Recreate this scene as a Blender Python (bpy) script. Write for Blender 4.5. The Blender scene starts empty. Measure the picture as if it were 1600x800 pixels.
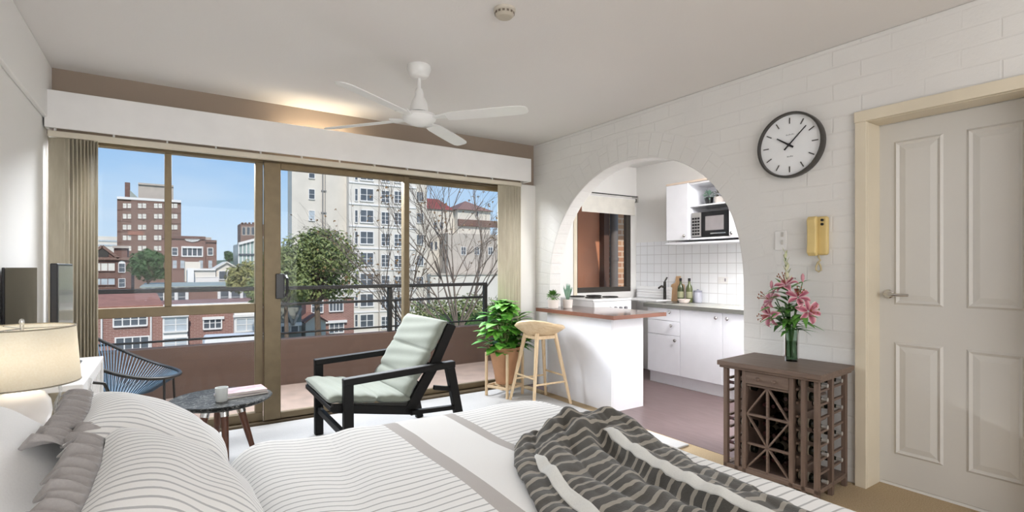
import bpy, bmesh, math, random
from mathutils import Vector, Matrix, Euler, noise
R = math.radians
PI = math.pi
sc = bpy.context.scene
COL = sc.collection
rnd = random.Random(7)

# ---------------------------------------------------------------- camera model of the photograph
FPX, CX, CY, EYE = 805.0, 800.0, 418.0, 1.25
YAW = math.atan(540 / 805.0)
SY, CYW = math.sin(YAW), math.cos(YAW)

def at(px, py, Y):
    """world X and z of a photo point known to lie at depth Y"""
    u = (px - CX) / FPX; v = (CY - py) / FPX
    t = Y / (CYW - SY * u)
    return (SY + CYW * u) * t, EYE + v * t

# ---------------------------------------------------------------- tagging
def tag(o, label=None, cat=None, group=None, kind=None):
    if label: o['label'] = label
    if cat: o['category'] = cat
    if group: o['group'] = group
    if kind: o['kind'] = kind
    return o

def empty(name, loc, rz=0.0):
    o = bpy.data.objects.new(name, None)
    o.empty_display_size = 0.1
    COL.objects.link(o)
    o.location = loc
    o.rotation_euler = (0, 0, rz)
    return o

def thing(name, label, cat, loc=(0, 0, 0), rz=0.0, group=None):
    return tag(empty(name, loc, rz), label, cat, group)

def children(o):
    return [c for c in bpy.data.objects if c.parent == o]

def copy_tree(o, parent=None):
    c = o.copy(); COL.objects.link(c)
    if parent is not None: c.parent = parent
    for ch in children(o): copy_tree(ch, c)
    return c

# ---------------------------------------------------------------- mesh builder
class MB:
    def __init__(s):
        s.v = []; s.f = []; s.m = []; s.uv = {}; s.cur = 0

    def add(s, vs, fs, mi=None):
        b = len(s.v)
        s.v += [tuple(p) for p in vs]
        for f in fs:
            s.f.append([b + i for i in f]); s.m.append(s.cur if mi is None else mi)
        return b

    def box(s, x0, x1, y0, y1, z0, z1, mi=None):
        vs = [(x0, y0, z0), (x1, y0, z0), (x1, y1, z0), (x0, y1, z0), (x0, y0, z1), (x1, y0, z1), (x1, y1, z1), (x0, y1, z1)]
        s.add(vs, [(0, 3, 2, 1), (4, 5, 6, 7), (0, 1, 5, 4), (1, 2, 6, 5), (2, 3, 7, 6), (3, 0, 4, 7)], mi)

    def cbox(s, c, d, rot=None, mi=None):
        vs = []
        for z in (-.5, .5):
            for x, y in ((-.5, -.5), (.5, -.5), (.5, .5), (-.5, .5)):
                p = Vector((x * d[0], y * d[1], z * d[2]))
                if rot: p = rot @ p
                vs.append(p + Vector(c))
        s.add(vs, [(0, 3, 2, 1), (4, 5, 6, 7), (0, 1, 5, 4), (1, 2, 6, 5), (2, 3, 7, 6), (3, 0, 4, 7)], mi)

    def bar(s, p0, p1, w, h, up=(0, 0, 1), w1=None, h1=None, mi=None):
        p0 = Vector(p0); p1 = Vector(p1); d = (p1 - p0).normalized()
        up = Vector(up)
        if abs(d.dot(up)) > .98: up = Vector((0, 1, 0))
        r = d.cross(up).normalized(); u = r.cross(d)
        w1 = w if w1 is None else w1; h1 = h if h1 is None else h1
        vs = []
        for p, a, b in ((p0, w, h), (p1, w1, h1)):
            for i, j in ((-1, -1), (1, -1), (1, 1), (-1, 1)):
                vs.append(p + r * a * i * .5 + u * b * j * .5)
        s.add(vs, [(0, 3, 2, 1), (4, 5, 6, 7), (0, 1, 5, 4), (1, 2, 6, 5), (2, 3, 7, 6), (3, 0, 4, 7)], mi)

    def tube(s, pts, r, n=8, caps=True, mi=None, closed=False):
        P = [Vector(p) for p in pts]; k = len(P)
        rs = r if isinstance(r, (list, tuple)) else [r] * k
        ref = None; rings = []
        for i in range(k):
            if closed: d = P[(i + 1) % k] - P[i - 1]
            else: d = P[min(i + 1, k - 1)] - P[max(i - 1, 0)]
            if d.length < 1e-9: d = Vector((0, 0, 1))
            d.normalize()
            if ref is None:
                ref = d.orthogonal().normalized()
            else:
                ref = ref - d * ref.dot(d)
                ref = ref.normalized() if ref.length > 1e-6 else d.orthogonal().normalized()
            b = d.cross(ref)
            rings.append([P[i] + (ref * math.cos(2 * PI * j / n) + b * math.sin(2 * PI * j / n)) * rs[i] for j in range(n)])
        vs = [p for g in rings for p in g]; fs = []
        for i in range(k if closed else k - 1):
            a = i * n; c = ((i + 1) % k) * n
            for j in range(n):
                fs.append((a + j, a + (j + 1) % n, c + (j + 1) % n, c + j))
        if caps and not closed:
            fs.append(tuple(range(n))[::-1]); fs.append(tuple((k - 1) * n + j for j in range(n)))
        s.add(vs, fs, mi)

    def cyl(s, p0, p1, r0, r1=None, n=20, mi=None):
        s.tube([p0, p1], [r0, r0 if r1 is None else r1], n, True, mi)

    def lathe(s, prof, c=(0, 0, 0), n=32, mi=None, rot=None, cap=True):
        c = Vector(c); vs = []; fs = []
        for r, z in prof:
            for j in range(n):
                p = Vector((r * math.cos(2 * PI * j / n), r * math.sin(2 * PI * j / n), z))
                if rot: p = rot @ p
                vs.append(p + c)
        for i in range(len(prof) - 1):
            for j in range(n):
                fs.append((i * n + j, i * n + (j + 1) % n, (i + 1) * n + (j + 1) % n, (i + 1) * n + j))
        if cap:
            fs.append(tuple(range(n))[::-1]); fs.append(tuple((len(prof) - 1) * n + j for j in range(n)))
        s.add(vs, fs, mi)

    def prism(s, poly, fn, a, b, mi=None):
        """poly of 2D points, fn(u,v,w)->xyz, extruded w from a to b (poly may be concave)"""
        n = len(poly)
        vs = [fn(p[0], p[1], a) for p in poly] + [fn(p[0], p[1], b) for p in poly]
        fs = [tuple(range(n))[::-1], tuple(range(n, 2 * n))]
        for i in range(n):
            j = (i + 1) % n
            fs.append((i, j, n + j, n + i))
        s.add(vs, fs, mi)

    def ball(s, c, r, n=16, m=10, mi=None, rot=None):
        rr = r if isinstance(r, (list, tuple)) else (r, r, r)
        c = Vector(c); vs = []; fs = []
        for i in range(m + 1):
            th = PI * i / m
            for j in range(n):
                ph = 2 * PI * j / n
                p = Vector((rr[0] * math.sin(th) * math.cos(ph), rr[1] * math.sin(th) * math.sin(ph), rr[2] * math.cos(th)))
                if rot: p = rot @ p
                vs.append(p + c)
        for i in range(m):
            for j in range(n):
                fs.append((i * n + j, (i + 1) * n + j, (i + 1) * n + (j + 1) % n, i * n + (j + 1) % n))
        s.add(vs, fs, mi)

    def grid(s, nu, nv, fn, uvfn=None, mi=None):
        b = len(s.v)
        for i in range(nu + 1):
            for j in range(nv + 1):
                u = i / nu; v = j / nv
                s.v.append(tuple(fn(u, v)))
                if uvfn: s.uv[len(s.v) - 1] = uvfn(u, v)
        for i in range(nu):
            for j in range(nv):
                a = b + i * (nv + 1) + j
                s.f.append([a, a + nv + 1, a + nv + 2, a + 1]); s.m.append(s.cur if mi is None else mi)

    def leaf(s, base, d, nrm, L, W, bend=.25, mi=None, fold=.15, rows=3):
        """pointed leaf from base along d, drooping"""
        d = Vector(d).normalized(); nrm = Vector(nrm); nrm = (nrm - d * nrm.dot(d))
        nrm = nrm.normalized() if nrm.length > 1e-5 else d.orthogonal().normalized()
        r = d.cross(nrm); base = Vector(base); vs = []
        for i in range(rows + 1):
            t = i / rows
            w = W * .5 * (math.sin(PI * min(1, t ** .8)) if 0 < i < rows else .04)
            c = base + d * L * t - nrm * bend * L * t * t
            vs += [c - r * w + nrm * fold * w, c, c + r * w + nrm * fold * w]
        fs = []
        for i in range(rows):
            a = i * 3
            fs += [(a, a + 1, a + 4, a + 3), (a + 1, a + 2, a + 5, a + 4)]
        s.add(vs, fs, mi)

    def build(s, name, mat, parent=None, smooth=False, bevel=0, seg=2, sub=0, solid=0, angle=35, loc=None, weld=False):
        me = bpy.data.meshes.new(name)
        me.from_pydata(s.v, [], s.f)
        mats = mat if isinstance(mat, (list, tuple)) else [mat]
        for m in mats: me.materials.append(m)
        if len(mats) > 1: me.polygons.foreach_set('material_index', s.m)
        if s.uv:
            ul = me.uv_layers.new(name='UVMap')
            for lp in me.loops: ul.data[lp.index].uv = s.uv.get(lp.vertex_index, (0, 0))
        bm = bmesh.new(); bm.from_mesh(me)
        if weld: bmesh.ops.remove_doubles(bm, verts=bm.verts, dist=1e-5)
        if not s.uv or weld:
            bmesh.ops.recalc_face_normals(bm, faces=bm.faces)
        ng = [f for f in bm.faces if len(f.verts) > 12]
        if ng: bmesh.ops.triangulate(bm, faces=ng)
        bm.to_mesh(me); bm.free()
        if smooth:
            me.polygons.foreach_set('use_smooth', [True] * len(me.polygons))
            if angle < 180: me.set_sharp_from_angle(angle=R(angle))
        me.update()
        o = bpy.data.objects.new(name, me); COL.objects.link(o)
        if parent is not None: o.parent = parent
        if loc is not None: o.location = loc
        if solid:
            m = o.modifiers.new('solid', 'SOLIDIFY'); m.thickness = solid; m.offset = 0
        if bevel:
            m = o.modifiers.new('bevel', 'BEVEL'); m.width = bevel; m.segments = seg; m.limit_method = 'ANGLE'; m.angle_limit = R(40)
            m.harden_normals = False
        if sub:
            m = o.modifiers.new('sub', 'SUBSURF'); m.levels = sub; m.render_levels = sub
        return o

def struct(name, mb, mat, parent=None, **k):
    o = mb.build(name, mat, parent, **k)
    if parent is None: o['kind'] = 'structure'
    return o

# ---------------------------------------------------------------- materials
def lin(h):
    h = h.lstrip('#')
    out = []
    for i in (0, 2, 4):
        c = int(h[i:i + 2], 16) / 255
        out.append(c / 12.92 if c <= .04045 else ((c + .055) / 1.055) ** 2.4)
    return (*out, 1.0)

class NT:
    def __init__(s, name):
        s.mat = bpy.data.materials.new(name); s.mat.use_nodes = True
        s.t = s.mat.node_tree; s.n = s.t.nodes; s.l = s.t.links
        s.bsdf = s.n['Principled BSDF']; s.out = s.n['Material Output']
    def new(s, t, **k):
        n = s.n.new(t)
        for a, b in k.items(): setattr(n, a, b)
        return n
    def put(s, sock, v):
        if isinstance(v, bpy.types.NodeSocket): s.l.new(v, sock)
        else: sock.default_value = v
    def math(s, op, a, b=0.0, c=0.0, clamp=False):
        n = s.new('ShaderNodeMath', operation=op); n.use_clamp = clamp
        for i, v in enumerate((a, b, c)): s.put(n.inputs[i], v)
        return n.outputs[0]
    def mix(s, f, a, b):
        n = s.new('ShaderNodeMix', data_type='RGBA')
        s.put(n.inputs[0], f); s.put(n.inputs[6], a); s.put(n.inputs[7], b)
        return n.outputs[2]
    def coord(s, which='Object'):
        return s.new('ShaderNodeTexCoord').outputs[which]
    def xyz(s, v):
        n = s.new('ShaderNodeSeparateXYZ'); s.l.new(v, n.inputs[0]); return n.outputs
    def comb(s, x, y, z):
        n = s.new('ShaderNodeCombineXYZ')
        for i, v in enumerate((x, y, z)): s.put(n.inputs[i], v)
        return n.outputs[0]
    def scale(s, v, k):
        n = s.new('ShaderNodeMapping'); s.l.new(v, n.inputs[0]); n.inputs['Scale'].default_value = k
        return n.outputs[0]
    def noise(s, v, sc, det=3.0, rough=.5, dist=0.0):
        n = s.new('ShaderNodeTexNoise'); s.l.new(v, n.inputs['Vector'])
        n.inputs['Scale'].default_value = sc; n.inputs['Detail'].default_value = det
        n.inputs['Roughness'].default_value = rough; n.inputs['Distortion'].default_value = dist
        return n.outputs[0]
    def ramp(s, f, stops):
        n = s.new('ShaderNodeValToRGB'); s.l.new(f, n.inputs[0])
        e = n.color_ramp.elements
        while len(e) < len(stops): e.new(.5)
        for i, (p, c) in enumerate(stops): e[i].position = p; e[i].color = c
        return n.outputs[0]
    def base(s, c): s.put(s.bsdf.inputs['Base Color'], c)
    def set(s, **k):
        for a, b in k.items(): s.put(s.bsdf.inputs[a.replace('_', ' ')], b)
    def bump(s, h, strength=.3, dist=.01):
        n = s.new('ShaderNodeBump'); n.inputs['Strength'].default_value = strength; n.inputs['Distance'].default_value = dist
        s.l.new(h, n.inputs['Height']); s.l.new(n.outputs[0], s.bsdf.inputs['Normal'])

def plain(name, c, rough=.5, metal=0.0, var=.06, vs=8.0, bump=0.0, bs=60.0, **k):
    t = NT(name); c = lin(c); co = t.coord()
    n = t.noise(co, vs, 3)
    lo = tuple(max(0, x * (1 - var)) for x in c[:3]) + (1,); hi = tuple(min(1, x * (1 + var)) for x in c[:3]) + (1,)
    t.base(t.ramp(n, [(.3, lo), (.7, hi)]))
    t.set(Roughness=rough, Metallic=metal, **k)
    if bump: t.bump(t.noise(co, bs, 4), bump, .01)
    return t.mat

def fabric(name, c, rough=.95, sc_=220.0, var=.12, bump=.15):
    t = NT(name); c = lin(c); co = t.coord()
    n = t.noise(co, sc_, 2); n2 = t.noise(co, 6, 2)
    f = t.math('ADD', t.math('MULTIPLY', n, .7), t.math('MULTIPLY', n2, .3))
    t.base(t.ramp(f, [(.3, tuple(x * (1 - var) for x in c[:3]) + (1,)), (.7, tuple(min(1, x * (1 + var)) for x in c[:3]) + (1,))]))
    t.set(Roughness=rough); t.bsdf.inputs['Sheen Weight'].default_value = .2
    t.bump(n, bump, .004)
    return t.mat

def wood(name, c1, c2, axis=2, sc_=6.0, rough=.45):
    t = NT(name); co = t.coord()
    k = [9.0, 9.0, 9.0]; k[axis] = .8
    v = t.scale(co, tuple(k))
    n = t.noise(v, sc_, 4, .6, 1.2)
    t.base(t.ramp(n, [(.3, lin(c1)), (.7, lin(c2))]))
    t.set(Roughness=rough); t.bump(n, .08, .004)
    return t.mat

def bricks(name, c1, c2, mortar, axes='XZ', scale=1.0, bw=.24, bh=.083, ms=.012, bump=.3, rough=.9):
    t = NT(name); co = t.coord(); x = t.xyz(co)
    v = t.comb(x['XYZ'.index(axes[0])], x['XYZ'.index(axes[1])], 0.0)
    b = t.new('ShaderNodeTexBrick'); t.l.new(v, b.inputs['Vector'])
    b.inputs['Color1'].default_value = lin(c1); b.inputs['Color2'].default_value = lin(c2); b.inputs['Mortar'].default_value = lin(mortar)
    b.inputs['Scale'].default_value = scale; b.inputs['Brick Width'].default_value = bw; b.inputs['Row Height'].default_value = bh
    b.inputs['Mortar Size'].default_value = ms
    n = t.noise(co, 1.3, 3)
    t.base(t.mix(t.math('MULTIPLY', n, .35), b.outputs['Color'], lin(c1)))
    t.set(Roughness=rough)
    if bump: t.bump(t.math('SUBTRACT', 1.0, b.outputs['Fac']), bump, .01)
    return t.mat

def glass_mat(name, tint='#ffffff', refl=.06, rough=0.0):
    """thin pane: mostly straight through, with a Fresnel reflection"""
    t = NT(name); t.n.remove(t.bsdf)
    tr = t.new('ShaderNodeBsdfTransparent'); tr.inputs[0].default_value = lin(tint)
    gl = t.new('ShaderNodeBsdfGlossy'); gl.inputs['Roughness'].default_value = rough
    fr = t.new('ShaderNodeFresnel'); fr.inputs[0].default_value = 1.25
    f = t.math('MULTIPLY', fr.outputs[0], refl / .02 * .35, clamp=True)
    mx = t.new('ShaderNodeMixShader'); t.l.new(f, mx.inputs[0]); t.l.new(tr.outputs[0], mx.inputs[1]); t.l.new(gl.outputs[0], mx.inputs[2])
    t.l.new(mx.outputs[0], t.out.inputs[0])
    return t.mat
# ================================================================ MATERIALS OF THE SHELL
def painted_brick():
    t = NT('painted_brick'); co = t.coord(); x = t.xyz(co)
    wob = t.noise(co, 3.0, 2)
    yy = t.math('ADD', x[1], t.math('MULTIPLY', wob, .02)); zz = t.math('ADD', x[2], t.math('MULTIPLY', wob, .02))
    def brick(v):
        b = t.new('ShaderNodeTexBrick'); t.l.new(v, b.inputs['Vector'])
        b.inputs['Scale'].default_value = 1.0; b.inputs['Brick Width'].default_value = .30; b.inputs['Row Height'].default_value = .098
        b.inputs['Mortar Size'].default_value = .007; b.inputs['Mortar Smooth'].default_value = .6
        return b.outputs['Fac']
    flat = brick(t.comb(yy, zz, 0.0))
    dy = t.math('SUBTRACT', yy, 3.14); dz = t.math('SUBTRACT', zz, 1.085)
    r = t.math('SQRT', t.math('ADD', t.math('MULTIPLY', dy, dy), t.math('MULTIPLY', dz, dz)))
    ang = t.math('ARCTAN2', dz, dy)
    ring = brick(t.comb(t.math('MULTIPLY', r, 1.2), t.math('MULTIPLY', ang, 1.0), 0.0))
    edge = t.math('LESS_THAN', t.math('ABSOLUTE', t.math('SUBTRACT', r, 1.315)), .008)
    ring = t.math('MAXIMUM', ring, edge)
    inr = t.math('MULTIPLY', t.math('LESS_THAN', r, 1.32), t.math('GREATER_THAN', zz, 1.085))
    f = t.math('ADD', t.math('MULTIPLY', ring, inr), t.math('MULTIPLY', flat, t.math('SUBTRACT', 1.0, inr)))
    gap = t.noise(co, 2.2, 2)
    f = t.math('MULTIPLY', f, t.math('MULTIPLY_ADD', gap, 2.6, -.75, clamp=True))
    n = t.noise(co, 28, 5, .6)
    h = t.math('ADD', t.math('MULTIPLY', f, -.8), t.math('MULTIPLY', n, .55))
    n2 = t.noise(co, 1.1, 3)
    c = t.ramp(n2, [(.3, lin('#dbd8d5')), (.7, lin('#e5e3e0'))])
    t.base(t.mix(t.math('MULTIPLY', f, .1), c, lin('#b5b0a9')))
    t.set(Roughness=.75); t.bump(h, .32, .012)
    return t.mat

def stipple(name, c, bump=.12, sc_=90):
    t = NT(name); co = t.coord(); n = t.noise(co, sc_, 5, .65); n2 = t.noise(co, .9, 2)
    c = lin(c); t.base(t.ramp(n2, [(.3, tuple(v * .97 for v in c[:3]) + (1,)), (.7, c)]))
    t.set(Roughness=.92); t.bump(n, bump, .01)
    return t.mat

M = {}
M['brick'] = painted_brick()
M['ceil'] = stipple('ceiling_stipple', '#e2dedb')
M['plaster'] = stipple('plaster_white', '#ebe9e6', .05, 50)
M['tan'] = stipple('beige_plaster', '#9d8d7f', .05, 60)
M['cream'] = plain('cream_paint', '#d9ceb9', .5, var=.05, vs=3)
M['white_paint'] = plain('white_paint', '#e6e4e2', .4, var=.02)
M['door_paint'] = plain('door_paint', '#cfccc7', .5, var=.015, vs=2)
M['gloss_white'] = plain('gloss_white', '#efeeee', .28, var=.02)
M['bronze'] = plain('bronze_aluminium', '#77684f', .42, .35, var=.08, vs=14)
M['bronze_dark'] = plain('bronze_dark', '#5f523f', .45, .35, var=.08)
M['black_metal'] = plain('black_metal', '#22211f', .38, .2, var=.1)
M['rail'] = plain('railing_black', '#141412', .6, 0, var=.12)
M['chrome'] = plain('chrome', '#c9c8c6', .18, 1.0, var=.02)
M['black_plastic'] = plain('black_plastic', '#17171a', .3, var=.05)
M['pane'] = glass_mat('window_glass', refl=.03)
M['vase_glass'] = glass_mat('vase_glass', '#dfe9e2', .10)

def carpet():
    t = NT('tan_carpet'); co = t.coord(); n = t.noise(co, 160, 3, .7); n2 = t.noise(co, 5, 3)
    t.base(t.mix(t.math('MULTIPLY', n2, .5), t.ramp(n, [(.3, lin('#a8906f')), (.7, lin('#d6c09f'))]), lin('#c0a985')))
    t.set(Roughness=1.0); t.bump(n, .6, .02)
    return t.mat
def pale_rug():
    t = NT('pale_rug_pile'); co = t.coord(); n = t.noise(co, 120, 3, .7); n2 = t.noise(t.scale(co, (1, 6, 1)), 2.0, 3)
    t.base(t.mix(n2, t.ramp(n, [(.3, lin('#b9b7b6')), (.7, lin('#cccbca'))]), lin('#c6c5c4')))
    t.set(Roughness=1.0); t.bump(n, .35, .01)
    return t.mat
def vinyl():
    t = NT('brown_vinyl'); co = t.coord(); n = t.noise(t.scale(co, (6, 1, 1)), 5, 4); n2 = t.noise(co, 1.2, 2)
    t.base(t.mix(n2, t.ramp(n, [(.3, lin('#665455')), (.7, lin('#7b6768'))]), lin('#71605f')))
    t.set(Roughness=.42); t.bump(n, .05, .004)
    return t.mat
def tiles():
    t = NT('white_tiles'); co = t.coord(); x = t.xyz(co)
    b = t.new('ShaderNodeTexBrick'); t.l.new(t.comb(x[1], x[2], 0.0), b.inputs['Vector']); b.offset = 0.0
    b.inputs['Scale'].default_value = 1; b.inputs['Brick Width'].default_value = .108; b.inputs['Row Height'].default_value = .108; b.inputs['Mortar Size'].default_value = .0035
    b.inputs['Color1'].default_value = lin('#f2f2f4'); b.inputs['Color2'].default_value = lin('#eff0f2'); b.inputs['Mortar'].default_value = lin('#d4d2d3')
    t.base(b.outputs['Color']); t.set(Roughness=.25); t.bump(t.math('SUBTRACT', 1.0, b.outputs['Fac']), .3, .003)
    return t.mat
M['carpet'] = carpet(); M['rug'] = pale_rug(); M['vinyl'] = vinyl(); M['tiles'] = tiles()
M['balcony_wall'] = bricks('balcony_render', '#5b483d', '#56443a', '#57453b', 'XZ', bump=.05)
M['balcony_floor'] = plain('balcony_floor', '#7d6c61', .8, var=.15, vs=5, bump=.1)

# ================================================================ ROOM SHELL
XL, XR, YW, YB, ZC = -.65, 3.3, 4.5, -2.6, 2.565
b = MB(); b.box(XL, 3.08, YB, 4.52, -.12, 0); b.box(3.08, 3.46, YB, 1.96, -.12, 0); b.box(3.08, 3.18, 3.1, 4.52, -.12, 0); struct('floor', b, M['carpet'])
b = MB(); b.box(3.18, 5.0, 1.96, 4.52, -.12, .002); b.box(3.08, 3.18, 1.96, 3.1, -.12, .002); struct('floor_kitchen', b, M['vinyl'])
b = MB(); b.box(XL - .2, 3.46, YB - .2, 4.66, ZC, ZC + .2); struct('ceiling', b, M['ceil'])
b = MB(); b.box(XL - .2, XL, YB - .2, 4.66, -.12, ZC); struct('wall_left', b, M['plaster'])
b = MB(); b.box(XL, XL + .025, YB, 4.5, 2.2, ZC); struct('trim_2', b, M['plaster'], bevel=.006)
b = MB(); b.box(XL, 3.3, YB - .2, YB, -.12, ZC); struct('wall_back', b, M['plaster'])
# window wall: header and nib
b = MB(); b.box(XL, 3.3, YW, YW + .16, 2.13, ZC); struct('wall_window', b, M['tan'])
b = MB(); b.box(3.06, 3.3, YW - .04, YW + .16, 0, 2.13); struct('wall_window_nib', b, M['plaster'], bevel=.006)
b = MB(); b.box(XL, 3.06, 4.46, 4.66, -.12, .03); struct('window_sill', b, M['bronze_dark'], bevel=.004)
# right wall with arch and door opening
AC, AZ, AR = 3.14, 1.085, 1.08
poly = [(YB, 0), (.57, 0), (.57, 2.09), (1.315, 2.09), (1.315, 0), (AC - AR, 0), (AC - AR, AZ)]
NA = 48
def arc(i):
    a = PI * i / NA; c, s_ = math.cos(a), math.sin(a); n_ = 2.35 if c > 0 else 2.0
    return (AC - AR * abs(c) ** (2 / n_) * (1 if c > 0 else -1), AZ + AR * s_ ** (2 / n_))
poly += [arc(i) for i in range(1, NA)]
poly += [(AC + AR, AZ), (AC + AR, 0), (4.66, 0), (4.66, ZC), (YB, ZC)]
b = MB(); b.prism(poly, lambda u, v, w: (w, u, v), XR, XR + .15)
struct('wall_right', b, M['brick'], bevel=.007)

# pelmet board in front of the window head, with its return ends
b = MB()
b.box(XL + .01, 3.15, 4.335, 4.36, 2.14, 2.378); b.box(3.125, 3.15, 4.36, 4.5, 2.14, 2.378); b.box(XL + .01, XL + .03, 4.36, 4.5, 2.14, 2.378)
struct('trim_1', b, M['white_paint'], bevel=.004)
# warm batten lamp hidden behind the pelmet
t_ = thing('batten_light', 'slim warm batten lamp hidden behind the white pelmet', 'lamp', (1.05, 4.43, 2.3))
b = MB(); b.box(-.3, .3, -.02, .02, -.012, .012); b.build('batten_body', M['white_paint'], t_, bevel=.003)
lt = NT('warm_tube'); lt.set(Roughness=.5); lt.base(lin('#fff0d0')); lt.bsdf.inputs['Emission Color'].default_value = lin('#fff0d2'); lt.bsdf.inputs['Emission Strength'].default_value = 24.0
b = MB(); b.tube([(-.28, 0, .028), (.28, 0, .028)], .013, 10); b.build('batten_tube', lt.mat, t_, smooth=True)

# -------- windows and sliding door (plane Y = 4.55)
def pane_box(x0, x1, z0, z1, parent, y=0.0):
    b = MB(); b.box(x0, x1, y - .003, y + .003, z0, z1); return b.build('pane', M['pane'], parent)
w1 = tag(empty('window_1', (0, 4.55, 0)), kind='structure')
b = MB()
b.box(-.62, .64, -.035, .035, 2.085, 2.13); b.box(-.62, .64, -.035, .035, .03, .1); b.box(-.62, -.57, -.035, .035, .1, 2.085)
b.box(.585, .64, -.035, .035, .1, 2.085); b.box(-.57, .585, -.03, .03, .895, .965); b.box(-.012, .032, -.03, .03, .965, 2.085)
b.build('window_frame', M['bronze'], w1, bevel=.004)
pane_box(-.57, -.012, .965, 2.085, w1); pane_box(.032, .585, .965, 2.085, w1); pane_box(-.57, .585, .1, .895, w1)
d1 = tag(empty('door_1', (0, 4.50, 0)), kind='structure')
b = MB()
b.box(.643, .765, -.02, .025, .035, 2.085); b.box(1.815, 1.865, -.02, .025, .035, 2.085); b.box(.765, 1.815, -.02, .025, 2.04, 2.085); b.box(.765, 1.815, -.02, .025, .035, .085)
b.build('door_frame', M['bronze'], d1, bevel=.004)
pane_box(.765, 1.815, .085, 2.04, d1)
b = MB()
b.box(.725, .79, -.045, -.02, 1.0, 1.2)
b.tube([(.80, -.045, 1.03), (.80, -.09, 1.05), (.80, -.1, 1.1), (.80, -.09, 1.16), (.80, -.045, 1.18)], .012, 8)
b.box(.778, .812, -.05, -.02, 1.015, 1.04); b.box(.778, .812, -.05, -.02, 1.165, 1.19)
h = b.build('door_handle', M['black_plastic'], d1, bevel=.004); h['label'] = 'black pull handle'
d2 = tag(empty('door_2', (0, 4.57, 0)), kind='structure')
b = MB()
b.box(1.83, 1.885, -.025, .025, .035, 2.085); b.box(2.99, 3.05, -.025, .025, .035, 2.085); b.box(1.885, 2.99, -.025, .025, 2.045, 2.085); b.box(1.885, 2.99, -.025, .025, .035, .085)
b.build('door_frame', M['bronze'], d2, bevel=.004); pane_box(1.885, 2.99, .085, 2.045, d2)
b = MB(); b.box(.64, 3.06, 4.5, 4.62, 2.085, 2.13); struct('trim_3', b, M['bronze_dark'], bevel=.003)

# -------- vertical blinds
def blind_mat():
    t = NT('blind_fabric'); co = t.coord(); n = t.noise(t.scale(co, (1, 1, .15)), 40, 3)
    t.base(t.ramp(n, [(.3, lin('#beb5a0')), (.7, lin('#ccc4b0'))])); t.set(Roughness=.7); t.bump(n, .05, .003)
    return t.mat
M['blind'] = blind_mat()
M['headrail'] = plain('headrail_cream', '#cfc6b4', .4, var=.03)
b = MB(); b.box(XL + .02, 3.055, 4.375, 4.42, 2.09, 2.128)
hr = thing('blind_track', 'long cream blind track under the pelmet spanning the window wall', 'curtain rail', (0, 0, 0))
b.build('track', M['headrail'], hr, bevel=.003)
for i in range(12):
    b = MB(); b.box(-.6 + i * .3, -.59 + i * .3, 4.38, 4.415, 2.128, 2.15); b.build('bracket', M['white_paint'], hr)
def blind(label, xs, angs, z0):
    t = thing('vertical_blind', label, 'blind', ((xs[0] + xs[-1]) / 2, 4.395, 0))
    for x, a in zip(xs, angs):
        b = MB(); w = .089
        c, s_ = math.cos(a), math.sin(a); lx = x - t.location.x
        pts = []
        for k in range(7):
            q = (k / 6 - .5); cur = .006 * math.cos(PI * q)
            pts.append((lx + c * w * q - s_ * cur, s_ * w * q + c * cur))
        n = len(pts)
        b.add([(p[0], p[1], z0) for p in pts] + [(p[0], p[1], 2.085) for p in pts], [(k, k + 1, n + k + 1, n + k) for k in range(n - 1)])
        b.build('slat', M['blind'], t, smooth=True, solid=.0025)
    return t
blind('beige vertical blind stacked at the left end of the window', [-.585, -.555, -.53, -.508, -.488, -.468, -.45, -.433, -.418, -.404], [R(-4), R(-40), R(-48), R(-52), R(-54), R(-56), R(-57), R(-58), R(-58), R(-52)], .05)
blind('beige vertical blind stacked at the right end beside the leafy plant', [2.825, 2.87, 2.915, 2.95, 2.98, 3.005], [R(-14), R(-16), R(-20), R(-24), R(-28), R(-30)], .05)

# -------- hinged door in the right wall
d3 = tag(empty('door_3', (3.44, .5725, .018)), kind='structure')      # local: y 0..0.74 , z 0..2.06
DW, DH = .737, 2.055
b = MB(); b.box(.012, .045, 0, DW, 0, DH)
b.build('door_leaf', M['door_paint'], d3, bevel=.003)
def door_panel(y0, y1, z0, z1):
    b = MB()
    fr = .026
    # moulded frame, then raised field
    def ring(x0, x1, i0, i1):
        A = [(x0, y0 + i0, z0 + i0), (x0, y1 - i0, z0 + i0), (x0, y1 - i0, z1 - i0), (x0, y0 + i0, z1 - i0)]
        Bq = [(x1, y0 + i1, z0 + i1), (x1, y1 - i1, z0 + i1), (x1, y1 - i1, z1 - i1), (x1, y0 + i1, z1 - i1)]
        b.add(A + Bq, [(k, (k + 1) % 4, 4 + (k + 1) % 4, 4 + k) for k in range(4)])
    ring(.0125, .002, 0, .012); ring(.002, .011, .012, fr); ring(.011, .004, fr, fr + .03)
    i = fr + .03
    b.add([(.004, y0 + i, z0 + i), (.004, y1 - i, z0 + i), (.004, y1 - i, z1 - i), (.004, y0 + i, z1 - i)], [(0, 1, 2, 3)])
    return b.build('door_panel', M['door_paint'], d3)
for y0, y1 in ((.11, .335), (.43, .655)):
    for z0, z1 in ((.17, .81), (1.02, 1.95)):
        door_panel(y0, y1, z0, z1)
b = MB()
b.lathe([(.026, 0), (.026, .006), (.02, .012)], (.012, DW - .055, 1.08), 24, rot=Euler((0, -PI / 2, 0)).to_matrix())
b.tube([(.0, DW - .055, 1.08), (-.04, DW - .055, 1.08)], .009, 10)
b.tube([(-.038, DW - .05, 1.08), (-.042, DW - .075, 1.08), (-.04, DW - .12, 1.078), (-.034, DW - .165, 1.078)], [.009, .0095, .0085, .007], 10)
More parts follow.
